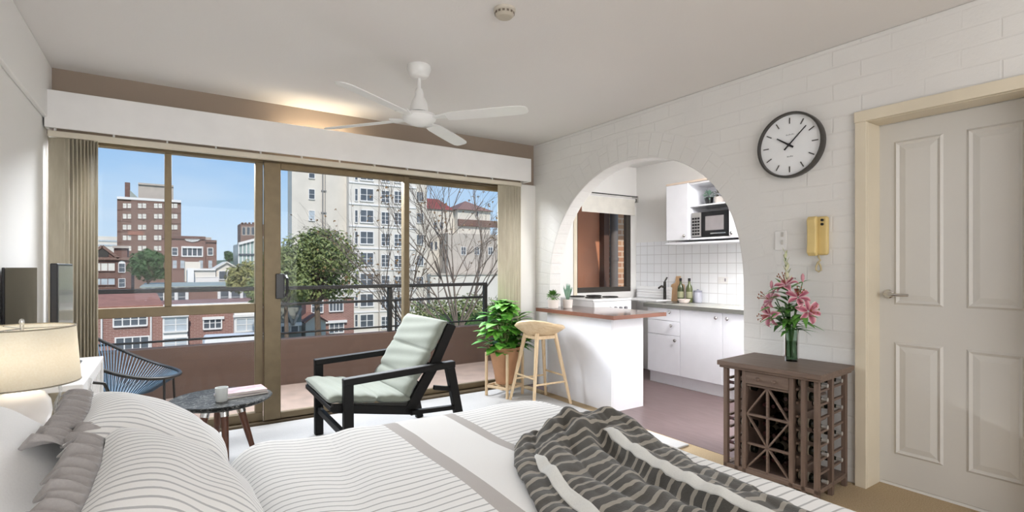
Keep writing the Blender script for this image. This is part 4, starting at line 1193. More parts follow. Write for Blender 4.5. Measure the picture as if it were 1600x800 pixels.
# slot rungs of the side bays
rows = [.62 - k * .0735 for k in range(8)]
for k, z in enumerate(rows):
    for y in (HY - .03, fy(1.775)):
        b = MB(); b.bar((-HX + .02, y - .0, z - .034), (HX - .015, y, z - .034), .014, .012); b.build('rung', M['rack'], rk)
    for y in (-HY + .02, fy(1.44)):
        b = MB(); b.bar((-HX + .02, y, z - .034), (HX - .015, y, z - .034), .014, .012); b.build('rung', M['rack'], rk)
b = MB()
for y in (ups[1], ups[4]):
    b.box(-HX + .03, HX - .012, y - .004, y + .004, .6, .648)
b.build('bay_rail', M['rack'], rk)

# bottles: one master, then copies laid in the rack
M['wine_glass_dark'] = plain('dark_bottle_glass', '#161a15', .1); M['capsule'] = plain('silver_capsule', '#c9c7c4', .3, .6); M['wine_label'] = plain('wine_label', '#b9b0a0', .7)
M['capsule_red'] = plain('dark_red_capsule', '#4a2226', .35)
def make_bottle(label, cap):
    t = thing('wine_bottle', label, 'bottle', group='wine bottles in the rack')
    b = MB(); b.lathe([(.0, .004), (.018, 0), (.0245, .003), (.0252, .012), (.0252, .098), (.022, .112), (.011, .128), (.009, .15)], (0, 0, 0), 18, cap=False); b.build('bottle_glass', M['wine_glass_dark'], t, smooth=True)
    b = MB(); b.lathe([(.0098, .128), (.0098, .164), (.0108, .165), (.0108, .171), (.0, .172)], (0, 0, 0), 14, cap=False); b.build('capsule', cap, t, smooth=True)
    b = MB(); b.lathe([(.0255, .03), (.0255, .085)], (0, 0, 0), 18, cap=False); b.build('paper_label', M['wine_label'], t, smooth=True)
    return t
rkm = Matrix.Translation(rk.location) @ Matrix.Rotation(R(4.5), 4, 'Z')
def lay(t, loc, direction, label):
    """bottle axis (its +Z, neck) along direction, base centre at loc, both in rack space"""
    q = Vector(direction).to_track_quat('Z', 'Y').to_matrix().to_4x4()
    m_ = rkm @ Matrix.Translation(loc) @ q
    t.location = m_.translation; t.rotation_euler = m_.to_euler(); t['label'] = label
    return t
ordn = ['top', 'second', 'third', 'fourth', 'fifth', 'sixth', 'seventh', 'lowest']
master = make_bottle('x', M['capsule']); first = [True]
dark = make_bottle('x', M['capsule_red']); firstd = [True]
def new(m_, flag):
    if flag[0]: flag[0] = False; return m_
    return copy_tree(m_)
for k in (0, 1, 3, 4, 5, 7):
    lay(new(master, first), (-.115, -.108, rows[k] - .002), (0, -1, 0), f'wine bottle in the front column of the right end, {ordn[k]} slot, pale capsule')
for k in (0, 2, 4, 6):
    lay(new(master, first), (.085, -.108, rows[k] - .002), (0, -1, 0), f'wine bottle in the rear column of the right end, {ordn[k]} slot, pale capsule')
for k in (1, 4, 6):
    lay(new(dark, firstd), (-.115, .1, rows[k] - .002), (0, 1, 0), f'wine bottle in the left end bay, {ordn[k]} slot, dark capsule')
# bottles piled in the lattice bins, necks to the front
rw = .0258
def pile(tri, name):
    """stack bottles in a bin; tri = list of (y,z) centres"""
    words = {1: ['the only one'], 2: ['left one', 'right one'], 3: ['left of three', 'middle of three', 'right of three']}
    names = ['leftmost low', 'rightmost low', 'upper']
    for i, (y, z) in enumerate(tri):
        lay(new(dark, firstd), (.13, y, z), (-1, 0, 0), f'dark wine bottle in the {name} lattice bin, {names[i] if len(tri) > 1 else "alone there"}')
hw = ya - ym
for sgn, side in ((1, 'left'), (-1, 'right')):
    yo = ya if sgn > 0 else yb
    # row 1: bin under the diagonal (centre side) and above (outer corner)
    pile([(ym + sgn * .036, zs[1] + .033), (ym + sgn * .088, zs[1] + .033), (ym + sgn * .036, zs[1] + .090)][:3], f'upper {side} inner')
    pile([(yo - sgn * .034, zs[0] - .038)], f'upper {side} outer')
    pile([(yo - sgn * .034, zs[2] + .033), (yo - sgn * .088, zs[2] + .033), (yo - sgn * .034, zs[2] + .090)], f'middle {side} outer')
    pile([(ym + sgn * .036, zs[1] - .038)], f'middle {side} inner')
    pile([(ym + sgn * .036, zs[3] + .033), (ym + sgn * .088, zs[3] + .033), (ym + sgn * .036, zs[3] + .090)], f'bottom {side} inner')
    pile([(yo - sgn * .034, zs[2] - .038)], f'bottom {side} outer')

# ================================================================ VASE OF LILIES
VX, VY, VZ = 3.12, 1.636, .69
vs_ = thing('glass_vase', 'slim clear glass vase of green stems standing on the wine rack', 'vase', (VX, VY, VZ))
b = MB(); b.lathe([(.0, .012), (.038, .012), (.036, .07), (.034, .12), (.041, .19)], (0, 0, 0), 28, cap=False)
b.lathe([(.0, 0), (.041, 0), (.04, .012), (.041, .19), (.0435, .191)], (0, 0, 0), 28, cap=False); b.build('glass', M['vase_glass'], vs_, smooth=True)
b = MB(); b.lathe([(.0, .013), (.035, .013), (.033, .07), (.0315, .12), (.0, .12)], (0, 0, 0), 24, cap=False)
b.build('water', glass_mat('vase_water', '#c3d2bf', .08), vs_, smooth=True)
M['stem'] = leafmat('lily_stem', '#37602a', '#557f3c'); M['lleaf'] = leafmat('lily_leaf', '#3f7a2f', '#6fa64c')
def petal_mat():
    t = NT('pink_petal'); uv = t.coord('UV'); x = t.xyz(uv)
    f = t.math('ABSOLUTE', t.math('SUBTRACT', x[1], .5))
    c = t.ramp(f, [(.0, lin('#8f3450')), (.2, lin('#b0566e')), (.42, lin('#dba9b0')), (.5, lin('#f6e6e4'))])
    tip = t.math('GREATER_THAN', x[0], .9)
    t.base(t.mix(t.math('MULTIPLY', x[0], .25), c, lin('#e9b6c0'))); t.set(Roughness=.5); return t.mat
M['petal'] = petal_mat(); M['anther'] = plain('anther', '#8a4a1e', .7)
VC = Vector((VX, VY, VZ))
def lily(label, head, face, size=.08, leaves=7, seed=1):
    rs = random.Random(seed)
    t = thing('lily', label, 'flower', tuple(VC), group='pink lilies in the glass vase')
    H_ = Vector(head) - VC; base_ = Vector((rs.uniform(-.016, .016), rs.uniform(-.016, .016), .02)); neck = Vector((H_.x * .12, H_.y * .12, .19))
    neck.x = max(-.025, min(.025, neck.x)); neck.y = max(-.025, min(.025, neck.y))
    f = Vector(face).normalized()
    pts = [base_, (base_ + neck) / 2, neck, neck * .45 + (H_ - f * .05) * .55 + Vector((0, 0, .02)), H_ - f * .05]
    b = MB(); b.tube(pts, [.004, .004, .0038, .0034, .004], 8); b.build('stem', M['stem'], t, smooth=True)
    b = MB()
    for i in range(leaves):
        q = rs.uniform(.05, .85); p = pts[2] + (pts[4] - pts[2]) * q
        a = rs.uniform(0, 2 * PI); d_ = Vector((math.cos(a), math.sin(a), rs.uniform(-.1, .7)))
        b.leaf(p, d_, (0, 0, 1), rs.uniform(.09, .15), rs.uniform(.028, .042), rs.uniform(.2, .6), rows=5)
    b.build('leaves', M['lleaf'], t, smooth=True, angle=180)
    r1 = f.orthogonal().normalized(); r2 = f.cross(r1)
    b = MB()
    for k in range(6):
        a = k * PI / 3; o_ = r1 * math.cos(a) + r2 * math.sin(a); L = size * (1 if k % 2 else .93); W_ = size * (.56 if k % 2 else .42)
        sd_ = o_.cross(f)
        def fn(u, v):
            w_ = W_ * math.sin(PI * (u * .96 + .02) ** .75) * (v - .5)
            out = math.sin(u * 1.5) * L * .95; fw = L * (.55 * u - .75 * u ** 2.6)
            return H_ + o_ * (.006 + out) + f * (fw - .02) + sd_ * w_ + f * (-.012 * (1 - (2 * v - 1) ** 2)) * (1 - u)
        b.grid(10, 4, fn, lambda u, v: (u, v))
    b.build('petals', M['petal'], t, smooth=True, angle=180)
    b = MB()
    for k in range(6):
        a = k * PI / 3 + .4; o_ = r1 * math.cos(a) + r2 * math.sin(a)
        p0 = H_ - f * .01; p1 = H_ + f * .05 + o_ * .022
        b.tube([p0, (p0 + p1) / 2 + f * .005, p1], .0012, 5); b.ball(p1, (.003, .003, .006), 8, 6)
    b.build('stamens', M['anther'], t, smooth=True)
lily('highest pink lily at the centre of the bouquet', (3.07, 1.652, 1.165), (-.5, .1, .75), .074, 10, 2)
lily('upper left pink lily of the bouquet, opening to the left', (3.05, 1.745, 1.06), (-.6, .45, .35), .08, 9, 3)
lily('lower left pink lily of the bouquet, opening downwards', (3.03, 1.738, .955), (-.75, .3, -.15), .08, 9, 4)
lily('pink lily at the right just below the highest one', (3.08, 1.573, 1.09), (-.5, -.35, .5), .07, 9, 5)
lily('lowest pink lily, at the right edge of the bouquet', (3.09, 1.51, 1.0), (-.45, -.6, .15), .074, 10, 6)
def bud(label, tip, seed):
    rs = random.Random(seed); t = thing('lily_bud', label, 'flower bud', tuple(VC), group='lily buds in the glass vase')
    H_ = Vector(tip) - VC
    b = MB(); b.tube([(0, 0, .03), (H_.x * .1, H_.y * .1, .19), H_ - Vector((0, 0, .045))], [.0035, .0035, .0028], 8); b.build('stem', M['stem'], t, smooth=True)
    b = MB(); b.tube([H_ - Vector((0, 0, .05)), H_ - Vector((0, 0, .03)), H_ - Vector((0, 0, .012)), H_], [.004, .010, .009, .002], 10); b.build('bud', plain('bud_pink' + str(seed), '#c98d98', .5), t, smooth=True)
bud('pink lily bud standing at the right above the flowers', (3.11, 1.565, 1.215), 11)
bud('pink lily bud pointing up at the left of the bouquet', (3.09, 1.742, 1.17), 12)
gl = thing('flower_spike', 'tall pale flower spike rising above the lilies', 'flower', tuple(VC))
b = MB(); b.tube([(0, .005, .03), (0, .01, .3), (-.005, .036, .64)], [.0045, .0045, .002], 8); b.build('stem', M['stem'], gl, smooth=True)
b = MB(); rs = random.Random(9)
for i in range(15):
    z = .43 + i * .0155; a = i * 2.4; s_ = .066 * (1 - .45 * i / 15)
    b.leaf((-.002 - .004 * i / 15, .018 + .018 * i / 15, z), (math.cos(a) * .6, math.sin(a) * .6, 1.0), (-math.cos(a), -math.sin(a), .5), s_, s_ * .42, -.1, fold=.5, rows=4)
b.build('florets', leafmat('pale_floret', '#b9c49a', '#e4dfc6'), gl, smooth=True, angle=180)
b = MB()
for i in range(52):
    a = rs.uniform(0, 2 * PI); z = rs.uniform(.16, .44)
    b.leaf((0, .005 + .03 * (z / .64), z), (math.cos(a), math.sin(a), rs.uniform(.1, .9)), (0, 0, 1), rs.uniform(.1, .16), rs.uniform(.028, .04), rs.uniform(.2, .6), rows=5)
b.build('leaves', M['lleaf'], gl, smooth=True, angle=180)
# ================================================================ OUTSIDE: GROUND, BUILDINGS, TREES
G = -12.0
t = NT('street_ground'); co = t.coord(); n = t.noise(co, .12, 4)
t.base(t.ramp(n, [(.4, lin('#8a8a80')), (.6, lin('#7c8a5c'))])); t.set(Roughness=.95)
b = MB(); b.box(-260, 320, 8, 420, G - .5, G); struct('ground', b, t.mat)

M['red_brick'] = bricks('red_brick', '#86655a', '#79584e', '#a08478', 'XZ', bw=.5, bh=.17, ms=.02, bump=0)
M['brown_brick'] = bricks('brown_brick', '#816559', '#74594d', '#998073', 'XZ', bw=.8, bh=.28, ms=.03, bump=0)
M['dark_brick'] = bricks('dark_brick', '#77594f', '#6a4d45', '#8f776c', 'XZ', bw=.6, bh=.22, ms=.02, bump=0)
M['row_brick'] = bricks('row_brick', '#9a7368', '#8c655b', '#b59c92', 'XZ', bw=.4, bh=.13, ms=.014, bump=0)
M['render_white'] = plain('render_white', '#dcd5ca', .85, var=.05, vs=.3)
M['render_cream'] = plain('render_cream', '#d9d0c2', .85, var=.06, vs=.4)
M['trim_white'] = plain('trim_white', '#e9e5e0', .6, var=.03)
M['win_dark'] = plain('window_dark', '#5c6167', .12, var=.2, vs=.8)
M['win_bright'] = plain('window_bright', '#e2ddd2', .3, var=.1, vs=.8)
M['win_pale'] = plain('window_pale', '#b9c0c4', .15, var=.15, vs=.8)
M['roof_red'] = plain('roof_tile_red', '#a0705f', .85, var=.12, vs=2)
M['roof_grey'] = plain('roof_grey_green', '#9fa59c', .7, var=.08, vs=.5)
M['concrete'] = plain('concrete', '#b9aea2', .85, var=.08, vs=.5)

class Bld:
    def __init__(s, name, label, px, Y, cat='building', group=None):
        s.X0 = at(px, 400, Y)[0]; s.Y = Y
        s.t = thing(name, label, cat, (s.X0, Y, G), 0, group)
    def P(s, px, py, dy=0.0):
        X, Z = at(px, py, s.Y + dy); return X - s.X0, Z - G
    def wall(s, px0, px1, ytop, depth, mat, dy=0.0, ybot=None, name='wall'):
        x0, z1 = s.P(px0, ytop, dy); x1, _ = s.P(px1, ytop, dy); z0 = 0 if ybot is None else s.P(px0, ybot, dy)[1]
        z1 = s.P((px0 + px1) / 2, ytop, dy)[1]
        b = MB(); b.box(x0, x1, dy, dy + depth, z0, z1); return b.build(name, mat, s.t)
    def win(s, px, py, w, h, dy=0.0, cols=2, rows=2, frame='trim_white', glass='win_dark', fw=.09, name='window'):
        x, z = s.P(px, py, dy); b = MB(); d = .12
        x0, x1, z0, z1 = x - w / 2, x + w / 2, z - h / 2, z + h / 2
        b.box(x0 - fw, x0, dy - d, dy, z0 - fw, z1 + fw); b.box(x1, x1 + fw, dy - d, dy, z0 - fw, z1 + fw)
        b.box(x0, x1, dy - d, dy, z1, z1 + fw); b.box(x0 - fw * .6, x1 + fw * .6, dy - d * 1.6, dy, z0 - fw * 1.3, z0)
        for i in range(1, cols): xi = x0 + w * i / cols; b.box(xi - fw * .4, xi + fw * .4, dy - d * .8, dy, z0, z1)
        for i in range(1, rows): zi = z0 + h * i / rows; b.box(x0, x1, dy - d * .7, dy, zi - fw * .25, zi + fw * .25)
        f = b.build(name, M[frame], s.t)
        b = MB(); b.box(x0, x1, dy - d * .4, dy + .01, z0, z1); b.build('pane', M[glass], f)
        return f
    def band(s, px0, px1, py, h, proj, mat, dy=0.0, name='cornice'):
        x0, z = s.P(px0, py, dy); x1, _ = s.P(px1, py, dy); z = s.P((px0 + px1) / 2, py, dy)[1]
        b = MB(); b.box(x0, x1, dy - proj, dy, z - h / 2, z + h / 2); return b.build(name, mat, s.t)

# ---- tall brown tower
B = Bld('apartment_tower', 'tall brown brick tower block with pale paired windows, far left against the sky', 233, 183)
B.wall(183, 283, 312, 14, M['brown_brick']); B.wall(205, 256, 312.5, .35, M['brown_brick'], dy=-.35, name='bay')
B.wall(216, 271, 289, 8, M['concrete'], dy=2, ybot=313, name='penthouse'); B.wall(195, 203, 285, 1.4, M['dark_brick'], dy=1, ybot=313, name='chimney')
B.band(183, 283, 312, .7, .5, M['trim_white']); B.band(216, 271, 289, .5, .5, M['concrete'], dy=2, name='penthouse_eave')
x0, z0 = B.P(203, 312, 1); x1, z1 = B.P(217, 298, 1)
b = MB(); b.prism([(x0, z0), (x1, z0), (x1, z0 + .5), (x0, z1)], lambda u, v, w: (u, w, v), 1, 4); b.build('lean_to_roof', M['roof_grey'], B.t)
for cx in (198.5, 222, 247, 271):
    for cy in (321.5, 338, 355, 371.5, 388):
        for ox_ in (-3.2, 3.2): B.win(cx + ox_, cy, .95, 1.35, dy=-.36 if 205 < cx < 256 else 0, cols=1, rows=2, frame='brown_brick', glass='win_bright', fw=.1)
for cy in (330, 347, 363, 380): B.band(183, 283, cy, .25, .12, M['dark_brick'], name='string_course')
B.win(212, 364, 3.4, 1.0, dy=-.36, cols=3, rows=1, frame='roof_red', glass='roof_red')

# ---- gabled brick house left
B = Bld('brick_house', 'dark brick gabled house with arched windows at the far left', 175, 95)
B.wall(120, 205, 403, 9, M['dark_brick']); B.wall(178, 199, 386, 4, M['dark_brick'], dy=3, ybot=405, name='roof_block')
B.band(176, 201, 386, .35, .4, M['concrete'], dy=3); B.band(120, 205, 404, .4, .4, M['brown_brick'])
xa, za = B.P(138, 403); xb, zb = B.P(160, 386); xc, _ = B.P(182, 403)
b = MB(); b.prism([(xa, za), (xc, za), (xb, zb)], lambda u, v, w: (u, w, v), -.1, 6); b.build('gable', M['dark_brick'], B.t)
b = MB(); b.bar((xa - .3, -.15, za), (xb, -.15, zb + .15), .5, .35); b.bar((xb, -.15, zb + .15), (xc + .3, -.15, za), .5, .35); b.build('gable_coping', M['brown_brick'], B.t)
B.win(163, 417, 2.4, 1.1, cols=3, rows=1, frame='dark_brick', glass='win_bright'); B.win(163, 440, 2.4, .9, cols=3, rows=1, frame='dark_brick', glass='win_pale'); B.win(190.5, 418, .7, 1.3, cols=1, rows=2, fw=.07); B.win(190.5, 442, .7, 1.2, cols=1, rows=2, fw=.07)
for cx in (190.5,):
    x, z = B.P(cx, 411); b = MB(); b.prism([(x + .42 * math.cos(PI * i / 12), z - .1 + .42 * math.sin(PI * i / 12)) for i in range(13)], lambda u, v, w: (u, w, v), -.14, -.02); b.build('arch_head', M['trim_white'], B.t)
x, z = B.P(160, 397); b = MB(); b.lathe([(.0, 0), (.75, 0), (.75, .15), (.0, .15)], (x, -.08, z), 20, rot=Euler((PI / 2, 0, 0)).to_matrix()); b.build('round_vent', M['dark_frame'], B.t)

# ---- white far slab behind it
B = Bld('office_block', 'pale office slab on the horizon behind the gabled brick house', 168, 260)
B.wall(120, 184, 369, 14, M['render_white']); B.band(120, 184, 376, .6, .2, M['win_pale'], name='window_band'); B.band(120, 184, 383, .6, .2, M['win_pale'], name='window_band')

# ---- mid brick building with white window group
B = Bld('brick_building', 'two storey red brick building with a white window group under the tower', 297, 125)
B.wall(252, 321, 370.5, 12, M['red_brick']); B.wall(320, 338.5, 377, 11, M['red_brick'], dy=.6, name='wing'); B.band(252, 321, 371, .6, .3, M['dark_brick'], name='parapet'); B.band(320, 338.5, 377, .5, .3, M['dark_brick'], dy=.6, name='parapet')
B.win(300.5, 393, 3.4, 1.7, cols=4, rows=1, fw=.2); B.band(286, 315, 386.5, .4, .4, M['trim_white'], name='lintel'); B.win(273, 393, .85, 1.4, cols=1, rows=2, fw=.13); B.win(328.5, 393, .85, 1.4, dy=.6, cols=1, rows=2, fw=.13)
for cx in (273, 285, 314, 328.5): B.win(cx, 413, .7, 1.6, dy=.6 if cx > 320 else 0, cols=1, rows=2, frame='red_brick', glass='win_pale', fw=.12)
x, z = B.P(300.5, 378); b = MB()
for k in range(5): b.box(x - 1.1 + k * .44, x - .7 + k * .44, -.3, 0, z + .3 - .35 * (1 - abs(k - 2) / 3), z + .5)
b.box(x - 1.3, x + 1.3, -.3, 0, z + .4, z + .65); b.build('pediment', M['trim_white'], B.t)
for cx, w_ in ((326, 4.0),):
    x, z = B.P(cx, 374, .6); b = MB(); b.box(x - .6, x + .6, 2, 3, z - .4, z + .5); b.build('roof_vent', M['concrete'], B.t)

# ---- white plant rooms and gabled shed
B = Bld('plant_room', 'white flat plant room with panels in front of the red brick building', 315, 84)
B.wall(293, 337, 421, 6, M['render_white']); B.wall(289, 313, 409, 4, M['render_cream'], dy=5, ybot=440, name='rear_block'); B.band(291, 337, 421, .25, .3, M['trim_white'])
B.win(322, 439, 3.0, 1.0, cols=2, rows=1, glass='trim_white', fw=.08, name='panel'); B.wall(293, 303, 419, 2, M['trim_white'], dy=-1.2, name='stair_block')
B = Bld('gabled_shed', 'pale gabled shed with dark openings beside the white plant room', 354, 84.5)
x0, z0 = B.P(338, 420); xm, zm = B.P(354, 410.5); x1, _ = B.P(371, 420)
b = MB(); b.prism([(x0, 0), (x1, 0), (x1, z0), (xm, zm), (x0, z0)], lambda u, v, w: (u, w, v), 0, 6); b.build('wall', M['render_cream'], B.t)
b = MB(); b.bar((x0 - .2, 2.8, z0), (xm, 2.8, zm + .12), 6.4, .15, up=(0, 0, 1)); b.bar((xm, 2.8, zm + .12), (x1 + .2, 2.8, z0), 6.4, .15, up=(0, 0, 1)); b.build('roof', M['render_white'], B.t)
B.win(350, 430, 1.2, 1.1, cols=1, rows=1); B.win(361, 430, .9, 1.0, cols=1, rows=1)
B = Bld('flat_roof_block', 'low block with a grey green flat roof right behind the balcony rail', 330, 66)
B.wall(222, 412, 449, 16, M['red_brick']); B.wall(218, 414, 446.5, 16.6, M['roof_grey'], dy=-.4, ybot=450, name='roof')
for cx in (232, 246, 268, 283, 350, 368, 386, 402): B.win(cx, 464, 1.0, 1.7, cols=1, rows=2)
for cx in (225, 239, 260, 275, 292, 342, 359, 377, 394):
    x, z = B.P(cx, 449.5); b = MB(); b.box(x - .14, x + .14, -.35, -.05, 0, z); b.build('column', M['trim_white'], B.t)

# ---- glass block and brown tower at the right of the left pane
B = Bld('glass_block', 'grey green glass office block beside the door frame', 392, 118)
x0, z0 = B.P(372.5, 381); x1, z1 = B.P(430, 366); 
b = MB(); b.prism([(x0, 0), (x1, 0), (x1, z1), (x0, z0)], lambda u, v, w: (u, w, v), 0, 10); b.build('wall', plain('glass_green', '#9fb0ab', .2, var=.15, vs=.5), B.t)
for cx in range(373, 425, 6):
    x, _ = B.P(cx, 400); zt = z0 + (z1 - z0) * (x - x0) / (x1 - x0); b = MB(); b.box(x - .1, x + .1, -.15, 0, 0, zt); b.build('mullion', M['trim_white'], B.t)
B.band(372.5, 430, 398, .35, .3, M['win_dark'], name='floor_band'); B.band(372.5, 430, 415, .5, .3, M['win_dark'], name='floor_band')
b = MB(); b.bar((x0, -.2, z0), (x1, -.2, z1), .6, .5); b.build('parapet', M['trim_white'], B.t)
B = Bld('brick_turret', 'brown brick turret top rising behind the glass block', 392, 170)
B.wall(376, 420, 350, 8, M['brown_brick'])
for cx in (379, 384, 390, 396, 402): B.wall(cx - 1.6, cx + 1.6, 347.5, 1, M['dark_brick'], ybot=351, name='merlon')
for cx in (381, 388, 395, 402): B.win(cx, 361, .8, 2.2, cols=1, rows=1, frame='render_cream', fw=.1)

# ---- front brick terrace below the rail
B = Bld('brick_terrace', 'long red brick terrace with white bay windows just beyond the balcony', 290, 47)
B.wall(90, 432, 479, 9, M['row_brick'])
x0, z0 = B.P(90, 479); x1, _ = B.P(255, 479)
b = MB(); b.add([(x0, -.4, z0 - .1), (x1, -.4, z0 - .1), (x1 - .6, 5, z0 + .9), (x0, 5, z0 + .9), (x0, -.4, z0 - .3), (x1, -.4, z0 - .3), (x1 - .6, 9, z0 - .3), (x0, 9, z0 - .3)], [(0, 1, 2, 3), (4, 5, 1, 0), (1, 5, 6, 2), (3, 2, 6, 7)]); b.build('roof', M['roof_red'], B.t)
B.band(255, 432, 478, .5, .35, M['trim_white'])
B.win(204, 499, 1.9, .85, cols=4, rows=2); B.win(207, 536, 1.9, .8, cols=4, rows=2); B.win(332, 504.5, 1.15, .8, cols=3, rows=2); B.win(332, 536, 1.2, .8, cols=3, rows=2)
B.band(316, 350, 497, .2, .2, M['trim_white'], name='lintel')
for c0, c1 in ((254, 293), (366, 402)):
    B.wall(c0, c1, 488, .7, M['trim_white'], dy=-.7, name='bay')
    B.win((c0 + c1) / 2 + 1, 507, 1.4, .95, dy=-.7, cols=2, rows=2, glass='win_pale'); B.win((c0 + c1) / 2 + 1, 537, 1.4, .8, dy=-.7, cols=2, rows=2, glass='win_pale')
    B.band(c0 - 2, c1 + 2, 493, .18, .25, M['trim_white'], dy=-.7, name='bay_cornice')
for cx in (236, 159):
    x, z = B.P(cx, 480); b = MB(); b.cyl((x, -.12, 0), (x, -.12, z), .06, n=10); b.build('drain_pipe', M['trim_white'], B.t, smooth=True)
car = thing('delivery_van', 'white van roof seen in the street past the terrace bays', 'van', (at(382, 530, 36)[0], 36, at(382, 530, 36)[1] - 1.4))
b = MB(); b.prism([(-2.2, 0), (2.2, 0), (2.2, .9), (1.5, 1.0), (1.1, 1.7), (-2.1, 1.75), (-2.2, 1.5)], lambda u, v, w: (u, w, v), -.9, .9); b.build('body', M['trim_white'], car, bevel=.08)
b = MB(); b.prism([(1.18, 1.0), (1.45, 1.02), (1.1, 1.6), (.5, 1.6), (.5, 1.0)], lambda u, v, w: (u, w, v), -.92, .92); b.build('cab_window', M['win_dark'], car)
for x in (-1.4, 1.4):
    for y in (-.82, .82):
        b = MB(); b.cyl((x, y - .1, 0), (x, y + .1, 0), .34, n=20); b.build('wheel', M['black_plastic'], car, smooth=True)
gar = Bld('garage_roof', 'garage with flat deck under the van in the street', 382, 35, 'building')
gar.t.location.z = G; xg, zg = at(382, 530, 36); b = MB(); b.box(-5, 9, -1, 3, 0, zg - 1.74 - G); b.build('deck', M['concrete'], gar.t)

# ---- tall white apartment building
WB = Bld('white_apartment_building', 'tall white apartment building seen through the sliding glass door', 560, 78)
WB.wall(456, 546, 205, 3, M['render_cream']); WB.wall(475, 546, 205, 11, M['render_cream'], dy=3, name='rear_wing'); WB.wall(545, 650, 205, 14, M['render_white'], dy=-1.2, name='bay_wing'); WB.wall(648, 667, 205, 12, M['render_cream'], dy=1.0, name='side_wing')
ys = [240, 272, 304.5, 338, 371.5, 404.5, 437, 469, 501]
for i, cy in enumerate(ys):
    WB.win(573, cy, 1.9, 1.75, dy=-1.2, cols=2, rows=2, fw=.14); WB.win(556.5, cy, .35, 1.75, dy=-1.2, cols=1, rows=2, fw=.08)
    WB.win(602, cy + 3, 1.2, 1.75, dy=-1.2, cols=2, rows=3, fw=.12); WB.win(622, cy + 4, 1.2, 1.75, dy=-1.2, cols=2, rows=3, fw=.12)
    WB.win(487, cy - 1, .75, 1.35, cols=1, rows=2, fw=.08, glass='win_dark' if i != 3 else 'win_pale'); WB.win(656, cy + 3, 1.1, 1.5, dy=1.0, cols=3, rows=1, fw=.08)
    WB.band(545, 650, cy + 17, .22, .14, M['trim_white'], dy=-1.2, name='string_course')
x, z = WB.P(504, 205); b = MB(); b.cyl((x, -.15, 0), (x, -.15, z), .09, n=8); b.cyl((x + .35, -.12, 0), (x + .35, -.12, z), .05, n=8)
for k in range(8): b.box(x - .2, x + .5, -.2, 0, k * 3.2 + 2, k * 3.2 + 2.15)
b.build('drain_pipe', plain('pipe_grey', '#8d8a86', .6), WB.t)
x, z = WB.P(592, 205, -1.2); b = MB(); b.cyl((x, -1.35, 0), (x, -1.35, z), .08, n=8); b.build('drain_pipe', M['concrete'], WB.t)

# ---- red brick house in front of it
RB = Bld('brick_villa', 'red brick villa with white windows in front of the white apartments', 505, 56)
RB.wall(478, 553, 466, 8, M['row_brick']); RB.band(476, 555, 458, .95, .25, M['render_white'], name='parapet'); RB.wall(476, 555, 452, 7.6, M['render_white'], dy=.3, ybot=468, name='attic')
RB.win(495.5, 479, 1.05, 1.15, cols=3, rows=2); RB.win(525, 477, 1.35, 1.15, cols=4, rows=1); RB.win(525.5, 512, 1.4, .95, cols=3, rows=2); RB.band(501, 541, 502.5, .25, .35, M['trim_white'], name='lintel')
b = MB(); x0, z0 = RB.P(474, 503, -2); x1, _ = RB.P(505, 503, -2); xm, zm = RB.P(489, 491, -2)
b.prism([(x0, 0), (x1, 0), (x1, z0), (xm, zm), (x0, z0)], lambda u, v, w: (u, w, v), -3, 0); b.build('porch', M['render_cream'], RB.t)
b = MB(); b.bar((x0 - .15, -1.6, z0), (xm, -1.6, zm + .08), 3.3, .12); b.bar((xm, -1.6, zm + .08), (x1 + .15, -1.6, z0), 3.3, .12); b.build('porch_roof', M['roof_red'], RB.t)
GH = Bld('grey_house', 'low grey house with white eaves left of the brick villa', 455, 52)
GH.wall(425, 471, 475, 5, plain('grey_render', '#8f9088', .85, var=.1, vs=.6)); GH.band(424, 472, 475, .2, .3, M['dark_frame'], name='eave'); GH.band(424, 471, 507, .3, .25, M['trim_white'], name='sill_band')
for cx in (445, 460): GH.win(cx, 514, .6, .55, cols=1, rows=1)
x0, z0 = GH.P(447, 482, -.3); x1, z1 = GH.P(458, 508, -.3); x2, _ = GH.P(471, 482, -.3)
b = MB(); b.bar((x0, -.3, z0), (x1, -.3, z1), .2, .2); b.bar((x1, -.3, z1), (x2, -.3, z0), .2, .2); b.build('v_brace', M['concrete'], GH.t)

# ---- houses at the right
RH = Bld('cream_house', 'cream houses with red roofs behind the bare tree at the right', 718, 98)
RH.wall(662, 726, 326, 10, M['render_cream']); RH.wall(715, 766, 327, 9, M['render_cream'], dy=-1.5, name='turret'); RH.wall(700, 800, 366, 10, M['concrete'], dy=-4, name='lower_wing'); RH.wall(672, 830, 428, 6, M['render_white'], dy=-9, name='garden_wall')
x0, z0 = RH.P(666, 326); x1, z1 = RH.P(697, 308)
b = MB(); b.add([(x0, -.4, z0), (x1 + 2, -.4, z0), (x1, 4, z1), (x0 + .4, 4, z1), (x0, 9, z0), (x1 + 2, 9, z0)], [(0, 1, 2, 3), (3, 2, 5, 4), (0, 3, 4), (1, 5, 2)]); b.build('roof', plain('roof_maroon', '#8f4a44', .85, var=.1, vs=1), RH.t)
x0, z0 = RH.P(712, 327, -1.5); x1, _ = RH.P(769, 327, -1.5); xm, zm = RH.P(741, 311, -1.5)
b = MB(); b.add([(x0, -2.2, z0), (x1, -2.2, z0), (x1, 8, z0), (x0, 8, z0), (xm, 2.5, zm)], [(0, 1, 4), (1, 2, 4), (2, 3, 4), (3, 0, 4), (0, 3, 2, 1)]); b.build('turret_roof', plain('roof_brown', '#8b6a60', .85), RH.t)
RH.win(745, 334, .7, 1.0, dy=-1.5, cols=1, rows=1)
for cx in (680, 690): RH.win(cx, 352, .7, 1.2, cols=1, rows=2, fw=.08)
for cx in (674, 681, 688): RH.win(cx, 384, .55, 1.6, cols=1, rows=1, fw=.06)
